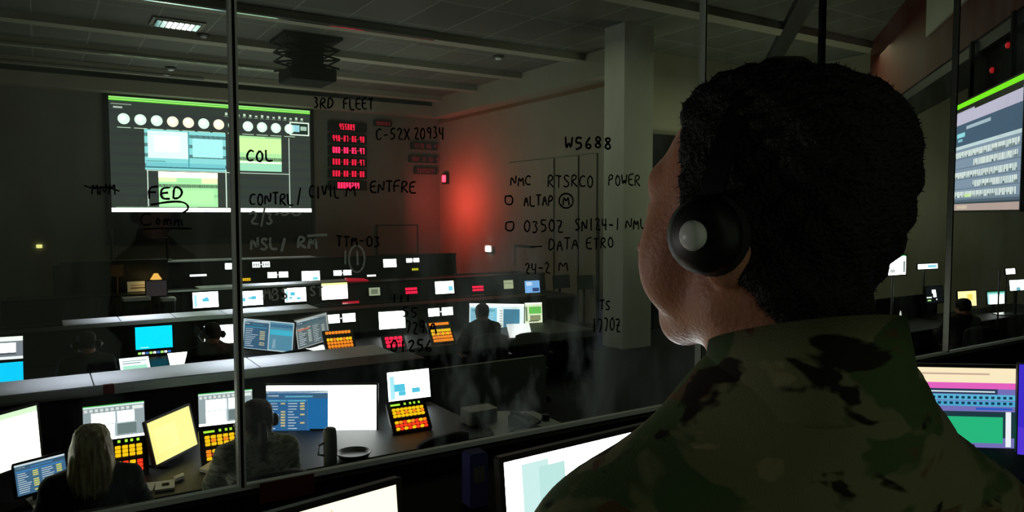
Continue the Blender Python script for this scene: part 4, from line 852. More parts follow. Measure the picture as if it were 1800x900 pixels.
def writing(items, label, mat='ink', th=2.0):
    """items: list of (text, x0,y0,x1,y1) boxes or ('~', [px polyline])"""
    mb = MB(); root = thing('handwriting', label, 'writing')
    def stroke(pp):
        if len(pp) > 2:                                       # Chaikin smoothing
            for _ in range(2):
                q = [pp[0]]
                for a, b in zip(pp, pp[1:]): q += [(a[0]*.75+b[0]*.25, a[1]*.75+b[1]*.25), (a[0]*.25+b[0]*.75, a[1]*.25+b[1]*.75)]
                pp = q+[pp[-1]]

        ws = [atY(x, y, GF) for x, y in pp]
        k = 1.2*th/FPX*(ws[0].y*cos(YAW)+ws[0].x*sin(YAW))/2
        L_ = []
        for i, p in enumerate(ws):
            d = ws[min(i+1, len(ws)-1)]-ws[max(i-1, 0)]; d.normalize(); nn = Vector((-d.z, 0, d.x))*k*(.8+.4*wr.random())
            L_.append((p-nn, p+nn))
        for (a, b), (c, d) in zip(L_, L_[1:]):
            e = Vector((0, -.0008, 0)); vs = [a, c, d, b]+[v+e for v in (a, c, d, b)]
            mb.add(vs, [(4, 7, 6, 5), (0, 1, 2, 3), (0, 4, 5, 1), (2, 6, 7, 3)])
    for it in items:
        mb.__init__()
        if it[0] == '~':
            stroke(it[1]); mb.build('marker_line', M[mat], root); continue
        s, x0, y0, x1, y1 = it; n = len(s); adv = (x1-x0)/n
        for i, ch in enumerate(s):
            for st_ in F_.get(ch, []):
                stroke([(x0+adv*(i+.08+.74*(u+wr.uniform(-.05, .05))), y1-(y1-y0)*(v+wr.uniform(-.04, .04))+1.2*sin(i*1.7)) for u, v in st_])
        mb.build('marker_word', M[mat], root)
    return root
def circ(cx, cy, rx, ry, n=14): return ('~', [(cx+rx*cos(2*pi*k/n), cy+ry*sin(2*pi*k/n)) for k in range(n+1)])
writing([('W5688', 992, 241, 1078, 262)], 'black marker writing W5688 on the glass', th=3.2)
writing([('NMC', 897, 309, 935, 326), ('RTSRCO', 962, 308, 1045, 329), ('POWER', 1069, 307, 1127, 326)], 'black marker line NMC RTSRCO POWER on the glass', th=2.2)
writing([('~', [(888, 345), (901, 344), (901, 360), (888, 359), (888, 345)]), ('ALTAP', 920, 343, 974, 362), circ(995, 353, 12.5, 13), ('M', 988, 345, 1003, 361)], 'black marker line with a box, ALTAP and a circled M', th=2.4)
writing([('~', [(890, 391), (904, 389), (902, 406), (888, 405), (890, 391)]), ('0350Z', 920, 387, 992, 408), ('SN124-1', 1010, 384, 1092, 405), ('NML', 1099, 384, 1138, 402)], 'black marker line with a box and 0350Z SN124-1 NML', th=2.4)
writing([('~', [(932, 434), (953, 433)]), ('DATA', 964, 419, 1018, 439), ('ETRO', 1030, 418, 1080, 437)], 'black marker line DATA ETRO after a dash', th=2.2)
writing([('24-2', 922, 462, 968, 481), ('M', 980, 459, 1001, 476)], 'black marker line 24-2 M', th=2.2)
writing([('TS', 1054, 528, 1074, 544), ('1770Z', 1040, 560, 1092, 583)], 'black marker letters TS above 1770Z near the pillar', th=2.4)
writing([('FED', 260, 328, 325, 349), ('~', [(265, 360), (300, 354), (325, 355), (333, 366), (322, 374)])], 'black marker word FED over the projection screen', th=3.0)
writing([('COL', 432, 264, 482, 284)], 'black marker word COL over the projection screen', th=2.8)
writing([('C', 244, 374, 270, 397), ('o', 272, 376, 285, 396), ('mm', 286, 374, 325, 396), ('~', [(250, 403), (290, 401), (337, 402)])], 'underlined black marker word Comm below the projection screen image', th=2.4)
writing([('CONTRL', 438, 340, 518, 360), ('/', 520, 333, 532, 358), ('CIVIL', 543, 326, 598, 348), ('M', 606, 326, 628, 345), ('ENTFRE', 650, 318, 733, 338)], 'black marker line from CONTRL to ENTFRE across the projection screen edge', th=2.4)
writing([('3RD', 550, 171, 588, 190), ('FLEET', 603, 173, 658, 192)], 'black marker words 3RD FLEET at the top of the glass', th=2.2)
writing([('C-52X', 660, 226, 722, 246), ('20934', 727, 224, 782, 244)], 'black marker numbers C-52X 20934 right of the lit counters', th=2.2)
writing([('~', [(148, 326), (165, 332), (185, 328), (210, 336)]), ('MNM', 160, 322, 205, 342)], 'black scribble on the glass left of the projection screen', th=2.2)
writing([('2', 436, 372, 458, 394), ('/', 455, 368, 470, 396), ('3', 466, 374, 482, 394), ('~', [(484, 378), (492, 372), (500, 380), (510, 372), (520, 380), (530, 374)])], 'pale smudged 2/3 below the projection screen image', 'ink_pale', 3.2)
writing([('NSL', 440, 418, 490, 438), ('/', 492, 420, 505, 440), ('RM', 522, 416, 560, 436), ('~', [(540, 415), (560, 413), (575, 413)])], 'pale smudged marker letters NSL RM right of the window joint', 'ink_pale', 3.6)
writing([('MBS', 462, 506, 508, 526), ('ST', 544, 503, 570, 520)], 'pale smudged marker letters MBS ST over the third console', 'ink_pale', 2.6)
writing([('TTM-03', 590, 415, 670, 433)], 'black marker letters TTM-03 under the lit counters', th=2.4)
writing([circ(627, 455, 14, 24), ('11', 598, 440, 640, 465)], 'pale smudged oval on the glass below TTM-03', 'ink_pale', 2.6)
writing([('111', 688, 517, 724, 531)], 'three short black marker strokes over the third console', th=2.4)
writing([('55', 706, 540, 736, 557)], 'black marker number 55 on the glass', th=2.2)
writing([('729', 712, 564, 748, 586), ('A', 753, 563, 770, 586)], 'black marker line 729 A on the glass', th=2.6)
writing([('01256', 686, 598, 762, 618)], 'black marker number 01256 over the red keys', th=2.8)

# ------------------------------------------------------------------ chairs
def make_chair(label, loc, yaw, z0=0):
    t = thing('office_chair', label, 'chair', (loc[0], loc[1], z0), (0, 0, yaw), 'office chairs at the consoles')
    MB().rbox(-.24, -.23, .42, .24, .25, .49, r=.07, axis='z').build('seat', M['chair'], t, bevel=.02)
    mb = MB(); N = 10; pr = []
    for i in range(N+1):
        z = .54+.42*i/N; hw = .225-.03*(2*i/N-1)**2-(.05 if i == N else 0)
        for j in range(9):
            u = -1+2*j/8; pr.append((hw*u, -.25-.04*i/N+.05*u*u, z-(.02*u*u if i == N else 0)))
    vs = pr+[(x, y-.045, z) for x, y, z in pr]; K = len(pr); fs = []
    for i in range(N):
        for j in range(8):
            a = i*9+j; fs += [(a, a+1, a+10, a+9), (a+K, a+9+K, a+10+K, a+1+K)]
    for i in range(N): fs += [(i*9, i*9+9, i*9+9+K, i*9+K), (i*9+8, i*9+8+K, i*9+17+K, i*9+17)]
    for j in range(8): fs += [(j, j+K, j+1+K, j+1), (N*9+j, N*9+j+1, N*9+j+1+K, N*9+j+K)]
    mb.add(vs, fs); mb.build('backrest', M['chair'], t, smooth=True)
    MB().tube([(0, -.1, .42), (0, -.3, .42), (0, -.33, .6), (0, -.32, .75)], .02, 8).build('back_support', M['black'], t, smooth=True)
    for s in (-1, 1):
        MB().tube([(s*.22, 0, .44), (s*.29, 0, .46), (s*.29, -.02, .64)], .014, 8).rbox(s*.29-.035, -.14, .64, s*.29+.035, .12, .665, r=.012, axis='y').build('armrest', M['black'], t)
    MB().tube([(0, 0, .1), (0, 0, .43)], .028, 10).build('column', M['metal'], t)
    for k in range(5):
        a = 2*pi*k/5
        l = MB().tube([(0, 0, .12), (.3*cos(a), .3*sin(a), .075)], [.03, .018], 8).build('leg', M['black'], t)
        MB().lathe([(.03, -.02), (.03, .02)], n=12, mat=Matrix.Translation((.3*cos(a), .3*sin(a), .03)) @ Matrix.Rotation(a, 4, 'Z') @ Matrix.Rotation(pi/2, 4, 'X')).build('caster', M['black'], l)
    return t

# ------------------------------------------------------------------ people: signed distance bodies turned into one surface
def cap(P, a, b, ra, rb):
    ax, ay, az = a; bx, by, bz = b; dx, dy, dz = bx-ax, by-ay, bz-az; L2 = dx*dx+dy*dy+dz*dz
    px, py, pz = P[0]-ax, P[1]-ay, P[2]-az
    t = np.clip((px*dx+py*dy+pz*dz)/L2, 0, 1)
    return np.sqrt((px-t*dx)**2+(py-t*dy)**2+(pz-t*dz)**2)-(ra+t*(rb-ra))
def ell(P, c, r):
    x, y, z = (P[0]-c[0]), (P[1]-c[1]), (P[2]-c[2])
    k0 = np.sqrt((x/r[0])**2+(y/r[1])**2+(z/r[2])**2); k1 = np.sqrt((x/r[0]**2)**2+(y/r[1]**2)**2+(z/r[2]**2)**2)+1e-9
    return k0*(k0-1)/k1
def sell(P, c, r, p=2.6):
    k0 = (np.abs((P[0]-c[0])/r[0])**p+np.abs((P[1]-c[1])/r[1])**p+np.abs((P[2]-c[2])/r[2])**p)**(1/p)
    return (k0-1)*min(r)
def smin(a, b, k): h = np.clip(.5+.5*(b-a)/k, 0, 1); return b+(a-b)*h-k*h*(1-h)
def smax(a, b, k): return -smin(-a, -b, k)
def xf(P, o, yaw, pitch=0, s=1.0):   # world -> local frame at o, turned by yaw about z then pitch about x
    x, y, z = P[0]-o[0], P[1]-o[1], P[2]-o[2]; c, sn = cos(yaw), sin(yaw)
    x, y = c*x+sn*y, -sn*x+c*y; c, sn = cos(pitch), sin(pitch); y, z = c*y+sn*z, -sn*y+c*z
    return (x/s, y/s, z/s)
def surface(f, xs, ys, zs, name, mat, parent=None, loc=None):
    xs, ys, zs = (np.asarray(v, dtype=np.float32) for v in (xs, ys, zs))
    P = np.meshgrid(xs, ys, zs, indexing='ij', sparse=True)
    V = np.broadcast_to(f(P), (len(xs), len(ys), len(zs))).astype(np.float32)
    A = (xs, ys, zs); n = np.array(V.shape)-1; cnt = np.zeros(n, np.float32); pos = np.zeros(tuple(n)+(3,), np.float32); ins = V < 0; faces_raw = []
    for a in range(3):
        o = [i for i in range(3) if i != a]
        s0 = [slice(None)]*3; s1 = [slice(None)]*3; s0[a] = slice(0, -1); s1[a] = slice(1, None)
        V0, V1 = V[tuple(s0)], V[tuple(s1)]; cr = ins[tuple(s0)] != ins[tuple(s1)]
        I = np.argwhere(cr); v0, v1 = V0[cr], V1[cr]; t = v0/(v0-v1)
        p = np.empty((len(I), 3), np.float32)
        for q in range(3): p[:, q] = A[q][I[:, q]]
        p[:, a] += t*(A[a][I[:, a]+1]-A[a][I[:, a]])
        for d0 in (0, 1):
            for d1 in (0, 1):
                J = I.copy(); J[:, o[0]] -= d0; J[:, o[1]] -= d1
                ok = (J >= 0).all(1) & (J < n).all(1); Jk = J[ok]
                np.add.at(cnt, tuple(Jk.T), 1); np.add.at(pos, tuple(Jk.T), p[ok])
        ok = (I[:, o[0]] > 0) & (I[:, o[1]] > 0) & (I[:, o[0]] < n[o[0]]) & (I[:, o[1]] < n[o[1]])
        I2 = I[ok]; flip = v0[ok] < 0
        c = []
        for d0, d1 in ((1, 1), (0, 1), (0, 0), (1, 0)):
            J = I2.copy(); J[:, o[0]] -= d0; J[:, o[1]] -= d1; c.append(J)
        faces_raw.append((c, flip if a != 1 else ~flip))
    idx = -np.ones(n, np.int64); m = cnt > 0; idx[m] = np.arange(m.sum()); verts = pos[m]/cnt[m][:, None]
    F = []
    for c, flip in faces_raw:
        q = np.stack([idx[tuple(J.T)] for J in c], 1); q[~flip] = q[~flip][:, ::-1]; F.append(q)
    F = np.concatenate(F)
    # light smoothing of the vertices
    off = np.zeros(3) if loc is None else np.array(loc)
    me = bpy.data.meshes.new(name); me.from_pydata((verts-off).tolist(), [], F.tolist()); me.materials.append(mat)
    me.polygons.foreach_set('use_smooth', [True]*len(me.polygons)); me.update()
    ob = bpy.data.objects.new(name, me); C.objects.link(ob)
    if parent is not None: ob.parent = parent
    return ob
def rng(a, b, s): return np.arange(a, b+s, s)

def head_sdf(P, detail=True):     # local frame: ear level origin, +Y face
    x, y, z = P; ax = np.abs(x); Q = (ax, y, z)
    d = sell(P, (0, -.007, .040), (.074, .086, .083))
    d = smin(d, ell(P, (0, .028, .001), (.067, .075, .088)), .03)
    d = smin(d, cap(Q, (.053, .0, -.056), (.018, .056, -.088), .020, .017), .03)
    d = smin(d, ell(P, (0, .048, -.045), (.044, .038, .046)), .025)
    d = smin(d, cap(Q, (0, .092, .030), (.040, .080, .034), .011, .010), .018)
    d = smin(d, ell(Q, (.047, .058, -.030), (.025, .027, .040)), .02)
    if detail:
        d = smax(d, -ell(Q, (.032, .108, .008), (.019, .017, .013)), .012)
        d = smin(d, ell(Q, (.032, .083, .007), (.013, .013, .012)), .004)
        d = smin(d, cap(P, (0, .100, .018), (0, .113, -.026), .007, .009), .010)
        d = smin(d, ell(Q, (.011, .108, -.030), (.009, .010, .008)), .006)
        d = smin(d, cap(Q, (0, .098, -.053), (.020, .088, -.055), .006, .004), .006)
        d = smin(d, cap(Q, (0, .096, -.065), (.016, .088, -.064), .007, .004), .006)
        d = smax(d, -cap(Q, (0, .104, -.059), (.022, .094, -.059), .0025, .001), .003)
        d = smin(d, ell(P, (0, .066, -.092), (.018, .016, .015)), .02)
        e = ell(xf((ax, y, z), (.079, -.008, -.008), -.35), (0, 0, 0), (.010, .019, .031))
        e = smax(e, -ell(xf((ax, y, z), (.089, -.004, -.004), -.35), (0, 0, 0), (.008, .011, .019)), .004)
        d = smin(d, e, .006)
    return d
def hair_region(P, front=.075, back=-.075, side=-.028, temple=.035):
    y = P[1]; return np.interp(y, [-.13, -.05, -.012, .022, .05, .08, .11], [back, back+.01, side, side+.005, temple, front-.006, front+.02])-P[2]

def arms_hands(P, J, rs=1.0):
    d = None
    for s in ('L', 'R'):
        sh, el, wr_ = J['sh'+s], J['el'+s], J['wr'+s]; hd = np.array(wr_)+np.array(J['hand'+s])*.045
        q = smin(cap(P, sh, el, .052*rs, .040*rs), cap(P, el, wr_, .040*rs, .027*rs), .015)
        q = smin(q, hand(P, J, s), .012)
        d = q if d is None else np.minimum(d, q)
    return d
def hand(P, J, s):
    w_ = np.array(J['wr'+s], float); f = np.array(J['hand'+s], float); f /= np.linalg.norm(f)
    up = np.array(J.get('up'+s, (0, 0, 1)), float); up -= f*np.dot(up, f); up /= np.linalg.norm(up); sd = np.cross(f, up)*(1 if s == 'L' else -1)   # towards the thumb
    # thumb lies on the inner side
    sd = -sd if np.dot(sd, np.array([1 if s == 'L' else -1, 0, 0])) < 0 else sd
    d = cap(P, w_+f*.012, w_+f*.075+sd*.018, .021, .014)
    d = smin(d, cap(P, w_+f*.015, w_+f*.075-sd*.022, .020, .013), .015)
    curl = J.get('curl', .35)
    for k, (o, L_) in enumerate(((.030, .070), (.010, .078), (-.011, .072), (-.031, .056))):
        b = w_+f*.080+sd*o; a1 = curl; p1 = b+(f*cos(a1*.6)-up*sin(a1*.6))*L_*.45; p2 = p1+(f*cos(a1*1.6)-up*sin(a1*1.6))*L_*.32; p3 = p2+(f*cos(a1*2.4)-up*sin(a1*2.4))*L_*.25
        q = smin(cap(P, b-f*.012, p1, .0098, .0085), smin(cap(P, p1, p2, .0085, .0078), cap(P, p2, p3, .0078, .0068), .002), .002)
        d = smin(d, q, .004)
    t0 = w_+f*.025+sd*.024; t1 = t0+f*.032+sd*.026-up*.01; t2 = t1+f*.028+sd*.006-up*.006
    return smin(d, smin(cap(P, t0, t1, .014, .011), cap(P, t1, t2, .010, .008), .003), .008)
def torso_sdf(P, J, g=1.0, female=False):
    pv, ch, nb = np.array(J['pelvis']), np.array(J['chest']), np.array(J['neck'])
    sw = .88 if female else 1.0
    mid = (pv+ch)/2
    d = ell(P, pv+[0, 0, .02], (.165, .125, .13))
    d = smin(d, ell(P, mid, (.145*sw*g, .105*g, .17)), .06)
    d = smin(d, ell(P, ch, (.172*sw*g, .115*g, .19)), .06)
    for s in ('L', 'R'):
        d = smin(d, cap(P, nb+[0, -.01, .0], J['sh'+s], .062, .056*g), .05)
    return d
def legs_sdf(P, J):
    d = None
    for s in ('L', 'R'):
        q = smin(cap(P, J['hip'+s], J['kn'+s], .085, .058), cap(P, J['kn'+s], J['an'+s], .055, .038), .02)
        a = np.array(J['an'+s]); fd = np.array(J.get('foot', (0, 1, 0)))
        q = smin(q, cap(P, a+[0, 0, -.035]-fd*.03, a+[0, 0, -.045]+fd*.14, .036, .030), .02)
        d = q if d is None else smin(d, q, .03)
    return d

def person(name, label, J, loc, yaw, head, hair_kind, hair_mat, top_mat, vox=.012, group=None, female=False, g=1.0, detail=False, ztop=None, leg_mat=None):
    """everything in the person's own frame, +Y forward"""
    hc, hyaw, hpitch, hs = head
    root = thing(name, label, 'person', loc, (0, 0, yaw), group)
    HP = lambda P: xf(P, hc, hyaw, hpitch, hs)
    nb = np.array(J['neck'])
    def neck(P): return cap(P, nb+[0, -.005, -.03], np.array(hc)+[0, -.018*hs, -.05], .064 if not female else .052, .060 if not female else .048)
    def fbody(P):
        d = smin(torso_sdf(P, J, g, female), neck(P), .03)
        d = smin(d, head_sdf(HP(P), True)*hs, .018)
        d = smin(d, arms_hands(P, J), .03)
        return smin(d, legs_sdf(P, J), .04)
    pts = np.array([J[k] for k in J if isinstance(J[k], (tuple, list, np.ndarray)) and k[:4] not in ('hand', 'foot') and k[:2] != 'up']+[hc])
    lo = pts.min(0)-[.2, .24, .12]; hi = pts.max(0)+[.2, .26, .17]
    hz = nb[2]+.0
    zs = np.concatenate([np.arange(lo[2], hz, vox), np.arange(hz, hi[2], vox if not detail else .0035)])
    if detail:
        hx0, hx1 = hc[0]-.14, hc[0]+.14; hy0, hy1 = hc[1]-.14, hc[1]+.16
        xs = np.concatenate([np.arange(lo[0], hx0, vox), np.arange(hx0, hx1, .0035), np.arange(hx1, hi[0], vox)])
        ys = np.concatenate([np.arange(lo[1], hy0, vox), np.arange(hy0, hy1, .0035), np.arange(hy1, hi[1], vox)])
    else: xs, ys = rng(lo[0], hi[0], vox), rng(lo[1], hi[1], vox)
    surface(fbody, xs, ys, zs, 'body', M['skin'], root)
    # clothes
    def wr1(P, a): return a*(np.sin(P[0]*31+P[2]*17)*np.sin(P[2]*43+P[1]*21)+.6*np.sin(P[0]*70-P[2]*55+P[1]*40))
    cl = .014
    def sleeves(P):
        d = None
        for s in ('L', 'R'):
            sh, el, w_ = (np.array(J[k+s], float) for k in ('sh', 'el', 'wr')); w2 = w_+(el-w_)*.12
            q = smin(cap(P, sh, el, .066*g, .055), cap(P, el, w2, .054, .038), .02); d = q if d is None else np.minimum(d, q)
        return d
    def fj(P):
        d = smin(torso_sdf(P, J, g, female)-cl, sleeves(P), .035)
        d = smin(d, cap(P, nb+[0, -.012, -.035], nb+[0, -.012, -.005], .082, .074), .03)
        d = smax(d, -(P[2]-(np.array(J['pelvis'])[2]-.10)), .01)
        return d+wr1(P, .0028 if not detail else .0022)
    v2 = vox if not detail else .008
    surface(fj, rng(lo[0], hi[0], v2), rng(lo[1], hi[1], v2), np.arange(J['pelvis'][2]-.14, nb[2]+.10, v2), 'jacket', top_mat, root)
    def ft(P):
        d = legs_sdf(P, J)-.014
        d = smin(d, ell(P, np.array(J['pelvis'])+[0, 0, -.01], (.172, .132, .12)), .03)
        return smax(d, -(P[2]-(min(J['anL'][2], J['anR'][2])+.03)), .01)+wr1(P, .003)
    surface(ft, rng(lo[0], hi[0], max(v2, .012)), rng(lo[1], hi[1], max(v2, .012)), np.arange(lo[2], J['pelvis'][2]+.14, max(v2, .012)), 'trousers', leg_mat or M['trouser'], root)
    def fs(P):
        d = None
        for s in ('L', 'R'):
            a = np.array(J['an'+s]); fd = np.array(J.get('foot', (0, 1, 0)))
            q = cap(P, a+[0, 0, -.03]-fd*.03, a+[0, 0, -.04]+fd*.15, .046, .038); q = smin(q, cap(P, a, a+[0, 0, .03], .05, .05), .02); q = smax(q, -(P[2]-(a[2]-.078)), .006); d = q if d is None else np.minimum(d, q)
        return d
    surface(fs, rng(lo[0], hi[0], .012), rng(lo[1], hi[1], .012), rng(J['anL'][2]-.1, J['anL'][2]+.1, .012), 'shoes', M['black'], root)
    # hair
    hv = .009 if not detail else .0035
    def fh(P):
        Q = HP(P); base = head_sdf(Q, False)
        if hair_kind == 'crew': base = smin(base, neck(P)/hs, .018)
        nz = .002*np.sin(Q[0]*160+Q[2]*90)*np.sin(Q[1]*150-Q[2]*110)+.0015*np.sin(Q[0]*300+Q[1]*280+Q[2]*210)
        th = .010 if hair_kind == 'short' else .006 if hair_kind == 'crew' else .016
        d = base-(th+nz*(1 if not female else 1.5)+(.003*np.clip((Q[2]-.02)/.1, 0, 1) if hair_kind == 'crew' else 0))
        if hair_kind == 'long':
            g_ = np.interp(Q[1], [-.13, 0, .05, .08, .11], [-.5, -.5, -.5, .06, .09])-Q[2]
            d = smax(d, g_, .015)
            dr = smin(ell(Q, (0, -.055, -.10), (.108, .058, .15)), cap((np.abs(Q[0]), Q[1], Q[2]), (.074, -.01, .02), (.098, .01, -.16), .028, .026), .03)
            dr = dr+.004*np.sin(Q[0]*130+np.sin(Q[2]*20)*2)
            d = smin(d, dr, .03)
        elif hair_kind == 'tail':
            d = smax(d, hair_region(Q, .078, -.055, -.02, .035), .01)
            d = smin(d, ell(Q, (0, -.118, .0), (.022, .02, .02)), .01)
            dr = cap(Q, (0, -.125, -.01), (0, -.118, -.11), .022, .030)+.003*np.sin(Q[0]*200)
            d = smin(d, smin(dr, cap(Q, (0, -.118, -.11), (0, -.105, -.19), .030, .012), .01), .015)
        elif hair_kind == 'crew':
            g_ = np.interp(Q[1], [-.13, -.095, -.078, -.05, -.024, .015, .035, .052, .075], [-.16, -.145, -.10, -.06, -.036, -.03, .015, .075, .125])-Q[2]
            d = smax(d, g_, .006)
        else: d = smax(d, hair_region(Q, .07, -.085, -.03, .03), .008)
        return d*hs
    r_ = .15*hs; hb = .34 if hair_kind in ('long', 'tail') else .14
    ho = surface(fh, rng(hc[0]-r_, hc[0]+r_, hv), rng(hc[1]-r_-.03, hc[1]+r_, hv), rng(hc[2]-hb, hc[2]+r_+.02, hv), 'hair', hair_mat, root)
    if hair_kind == 'long' or hair_kind == 'tail' or detail:
        me = ho.data; rr = random.Random(5); vs = [v.co.copy() for v in me.vertices]; ns = [v.normal.copy() for v in me.vertices]
        n = 9000 if detail else 2500; L_ = .004 if detail else .05; wv = .0006 if detail else .0025; V = []; Fc = []
        for _ in range(n):
            i = rr.randrange(len(vs)); p = vs[i]; nn = ns[i]; dn = Vector((rr.uniform(-.5, .5), rr.uniform(-.5, .5), rr.uniform(-.9, .1)))
            if detail: dirv = (nn*.8+dn*.5).normalized()*L_*rr.uniform(.5, 1)
            else: dirv = (nn*.12+Vector((rr.uniform(-.15, .15), rr.uniform(-.15, .15), -1))).normalized()*L_*rr.uniform(.5, 1)
            sd = dirv.cross(nn); sd = sd.normalized()*wv if sd.length > 1e-6 else Vector((wv, 0, 0)); k = len(V)
            V += [p-sd-nn*.001, p+sd-nn*.001, p+dirv]; Fc.append((k, k+1, k+2))
        m2 = bpy.data.meshes.new('hair_strands'); m2.from_pydata([tuple(v) for v in V], [], Fc); m2.materials.append(hair_mat)
        so = bpy.data.objects.new('hair_strands', m2); C.objects.link(so); so.parent = ho; so['kind'] = 'stuff'
    return root, HP

def headset(label, root_loc, yaw, head, size=1.0, cup=1.0, boom=True, silver=False, R=.098, band=.005, top=.142):
    hc, hyaw, hp, hs = head
    Mw = Matrix.Translation(root_loc) @ Matrix.Rotation(yaw, 4, 'Z') @ Matrix.Translation(hc) @ Matrix.Rotation(hyaw, 4, 'Z') @ Matrix.Rotation(hp, 4, 'X') @ Matrix.Scale(hs, 4)
    t = thing('headset', label, 'headset'); t.matrix_world = Mw
    # band over the crown
    mb = MB(); N = 24; pr = []
    for i in range(N+1):
        a = pi*i/N; pr.append(((R-.004)*cos(a), .012*sin(a)*0, .0+top*sin(a)))
    for w0 in (0,):
        vs = []
        for x, y, z in pr:
            nv = Vector((x, 0, z)).normalized()
            for (dw, dn) in ((-.009, -.002), (.009, -.002), (.009, band-.002), (-.009, band-.002)): vs.append(Vector((x, y+dw, z))+nv*dn)
        fs = [(i*4+j, i*4+(j+1) % 4, (i+1)*4+(j+1) % 4, (i+1)*4+j) for i in range(N) for j in range(4)]+[(3, 2, 1, 0), tuple(N*4+j for j in range(4))]
        mb.add(vs, fs)
    mb.build('headband', M['black'], t, smooth=False)
    for s in (-1, 1):
        Mc = Matrix.Translation((s*(.086 if cup == 1 else .080), .0, .0)) @ Matrix.Rotation(s*pi/2, 4, 'Y') @ Matrix.Diagonal((cup, cup, 1 if cup == 1 else .75, 1))
        MB().lathe([(.028, .0), (.038, .002), (.042, .012), (.036, .02)], n=24, mat=Mc).build('ear_cushion', M['chair'], t, smooth=True)
        c = MB().lathe([(.036, .016), (.040, .022), (.037, .034), (.026, .042), (.0015, .044)], n=24, mat=Mc).build('ear_cup', M['black'], t, smooth=True)
        if silver or s == -1: MB().lathe([(.013, .038), (.015, .046), (.011, .052), (.001, .054)], n=20, mat=Mc).build('cap', M['steel'] if silver else M['black'], c, smooth=True)
    if boom: MB().tube([(-.108, .01, -.02), (-.104, .06, -.055), (-.07, .115, -.068), (-.045, .125, -.066)], .0035, 6).lathe([(.009, -.012), (.009, .012)], -.045, .125, 10, mat=Matrix.Translation((0, 0, -.066))).build('microphone_boom', M['black'], t)
    return t

def seated(lean=0.0):
    return dict(pelvis=(0, 0, .56), chest=(0, .02+lean, .86), neck=(0, .02+lean*1.3, 1.03), shL=(-.17, .02+lean, .97), shR=(.17, .02+lean, .97), elL=(-.24, .16+lean, .77), elR=(.24, .16+lean, .77),
                wrL=(-.14, .39+lean, .785), wrR=(.14, .39+lean, .785), handL=(.25, 1, 0), handR=(-.25, 1, 0), hipL=(-.09, .03, .53), hipR=(.09, .03, .53), knL=(-.12, .45, .50), knR=(.12, .45, .50),
                anL=(-.12, .42, .09), anR=(.12, .42, .09), curl=.4)
def place_person(px, Y, ztop, label, kind, hair, hmat, tmat, fem, yaw=0, hy=0, hp=-.15, g=1.0, hs=.97, chair=None, hset=None, silver=False):
    a = atY(px, 760, Y); z0 = ztop-1.285-.0
    J = seated(.03); head = ((0, .045, 1.155), hy, hp, hs)
    person('person', label, J, (a.x, Y, z0), yaw, head, hair, hmat, tmat, female=fem, g=g)
    if hset: headset(hset, (a.x, Y, z0), yaw, head, silver=silver)
    if chair: make_chair(chair, (a.x-.05*sin(yaw), Y-.02, 0), yaw, z0=0)
    return a
place_person(160, 4.40, 1.285, 'seated person with long fair hair in a dark top at lower left', 'w', 'long', M['hair_blond'], M['shirt_green'], True, yaw=-.05, hy=-.12, chair='office chair under the fair-haired person at lower left')
place_person(455, 4.46, 1.285, 'seated person with dark ponytail and headset in grey camouflage, behind the window joint', 'w', 'tail', M['hair_brown'], M['camo_grey'], True, yaw=-.03, hy=.05, g=1.08,
             chair='office chair under the person with the ponytail', hset='headset worn by the person with the ponytail', silver=True)
place_person(378, 8.0, 1.285, 'seated person in black with short hair and headset before the white monitor', 'm', 'short', M['hair_black'], M['shirt_black'], False, yaw=-.1, hy=0,
             chair='office chair under the person in black at the second console', hset='headset worn by the person in black at the second console', silver=True)
place_person(158, 8.05, 1.285, 'dark seated person in a red-brown shirt, only the headset arc catching light, at left', 'm', 'short', M['hair_black'], M['trouser'], False, yaw=0, hy=0,
             chair='office chair under the dark person at the left of the second console', hset='headset catching blue light on the dark person at left', silver=True)
place_person(850, 7.9, 1.285, 'seated person silhouetted against the wide light-blue monitor', 'm', 'short', M['hair_black'], M['shirt_black'], False, yaw=-.25, hy=0, chair='office chair under the silhouetted person at right')
place_person(1690, 4.95, 1.285, 'dark head and shoulders in front of the warm yellow monitor at far right', 'm', 'short', M['hair_black'], M['shirt_black'], False, yaw=-.5, hy=0, chair='office chair under the dark person at far right')
for px, Y, yaw, lb in ((735, 4.55, .25, 'empty office chair at the right end of the nearest console'), (925, 7.7, -.3, 'empty office chair right of the silhouetted person'), (500, 8.1, .2, 'empty office chair at the second console behind the two-pane monitor'),
                       (565, 12.0, .1, 'empty office chair at the third console before the cream monitor')):
    a = atY(px, 700, Y); make_chair(lb, (a.x, Y), yaw)

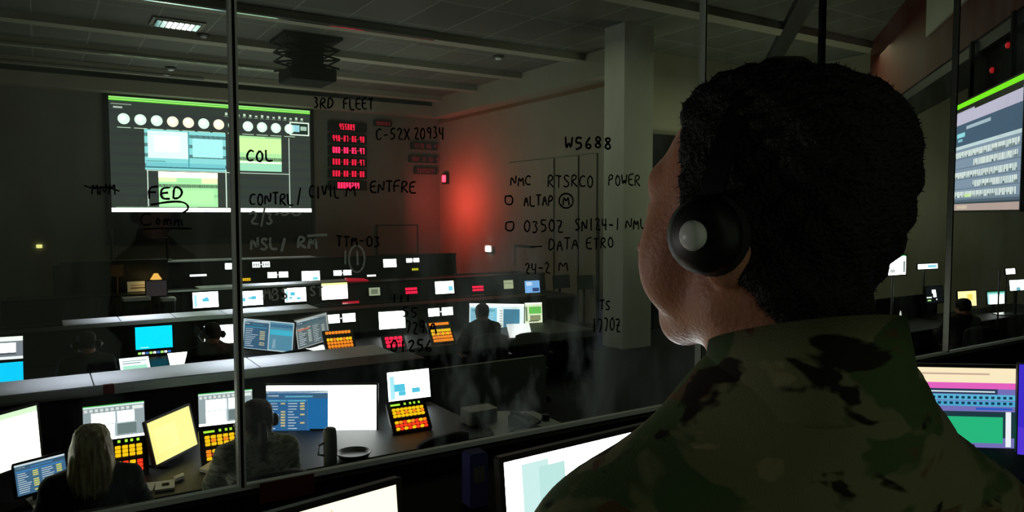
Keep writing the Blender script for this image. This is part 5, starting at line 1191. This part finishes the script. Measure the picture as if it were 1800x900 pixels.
# ------------------------------------------------------------------ the man in uniform in the booth
HD = .63; tx = (1369-900)/FPX
hx = HD*sin(YAW)+tx*HD*cos(YAW); hy_ = HD*cos(YAW)-tx*HD*sin(YAW)
BYAW = -radians(20)          # body turned clockwise
FYAW = radians(32)           # head turned back to the left relative to the body
J = dict(pelvis=(0, 0, .98), chest=(0, -.01, 1.27), neck=(0, -.035, 1.485), shL=(-.158, -.02, 1.375), shR=(.158, -.02, 1.375), elL=(-.22, .02, 1.10), elR=(.22, .02, 1.10),
         wrL=(-.22, .20, .98), wrR=(.22, .20, .98), handL=(.3, 1, -.3), handR=(-.3, 1, -.3), hipL=(-.10, 0, .93), hipR=(.10, 0, .93), knL=(-.11, .02, .51), knR=(.11, .02, .51),
         anL=(-.12, -.01, .085), anR=(.12, -.01, .085), curl=.5)
hl = (-.008, .004, ZC-.016-FB)
rootloc = (hx, hy_, FB)
head = (hl, FYAW, .13, 1.04)
man, HP = person('person', 'man in camouflage uniform seen from behind, standing in the booth and wearing a headset', J, rootloc, BYAW, head, 'crew', M['hair_black'], M['camo'], vox=.011, g=.92, detail=True, leg_mat=M['camo'])
headset('black headset with a silver cap on the man in camouflage uniform', rootloc, BYAW, head, silver=True, cup=.74, boom=False, top=.138, R=.101)
# collar: folded band round the neck, open at the throat
mb = MB(); N = 48; rows = []
for i in range(N+1):
    a = radians(20)+radians(320)*i/N; q = a-pi  # 0 at the back
    cx_, cy_ = .068*sin(a)-.004, .074*cos(a)-.042
    back = .5+.5*cos(q)
    z0 = 1.484+.030*back; h = .044+.018*back
    rows.append([(cx_*.97, cy_*.97+.0, z0-.01), (cx_*1.0, cy_-.0, z0+h*.6), (cx_*.99, cy_, z0+h), (cx_*1.05, cy_*1.05+.002, z0+h+.004), (cx_*1.13, cy_*1.1, z0+h*.5), (cx_*1.18, cy_*1.16, z0-.004), (cx_*1.16, cy_*1.14, z0-.012)])
vs = [v for r in rows for v in r]; K = 7
mb.add(vs, [(i*K+j, i*K+(j+1) % K, (i+1)*K+(j+1) % K, (i+1)*K+j) for i in range(N) for j in range(K)]+[tuple(range(K-1, -1, -1)), tuple(N*K+j for j in range(K))])
co = mb.build('collar', M['camo'], man, smooth=True)
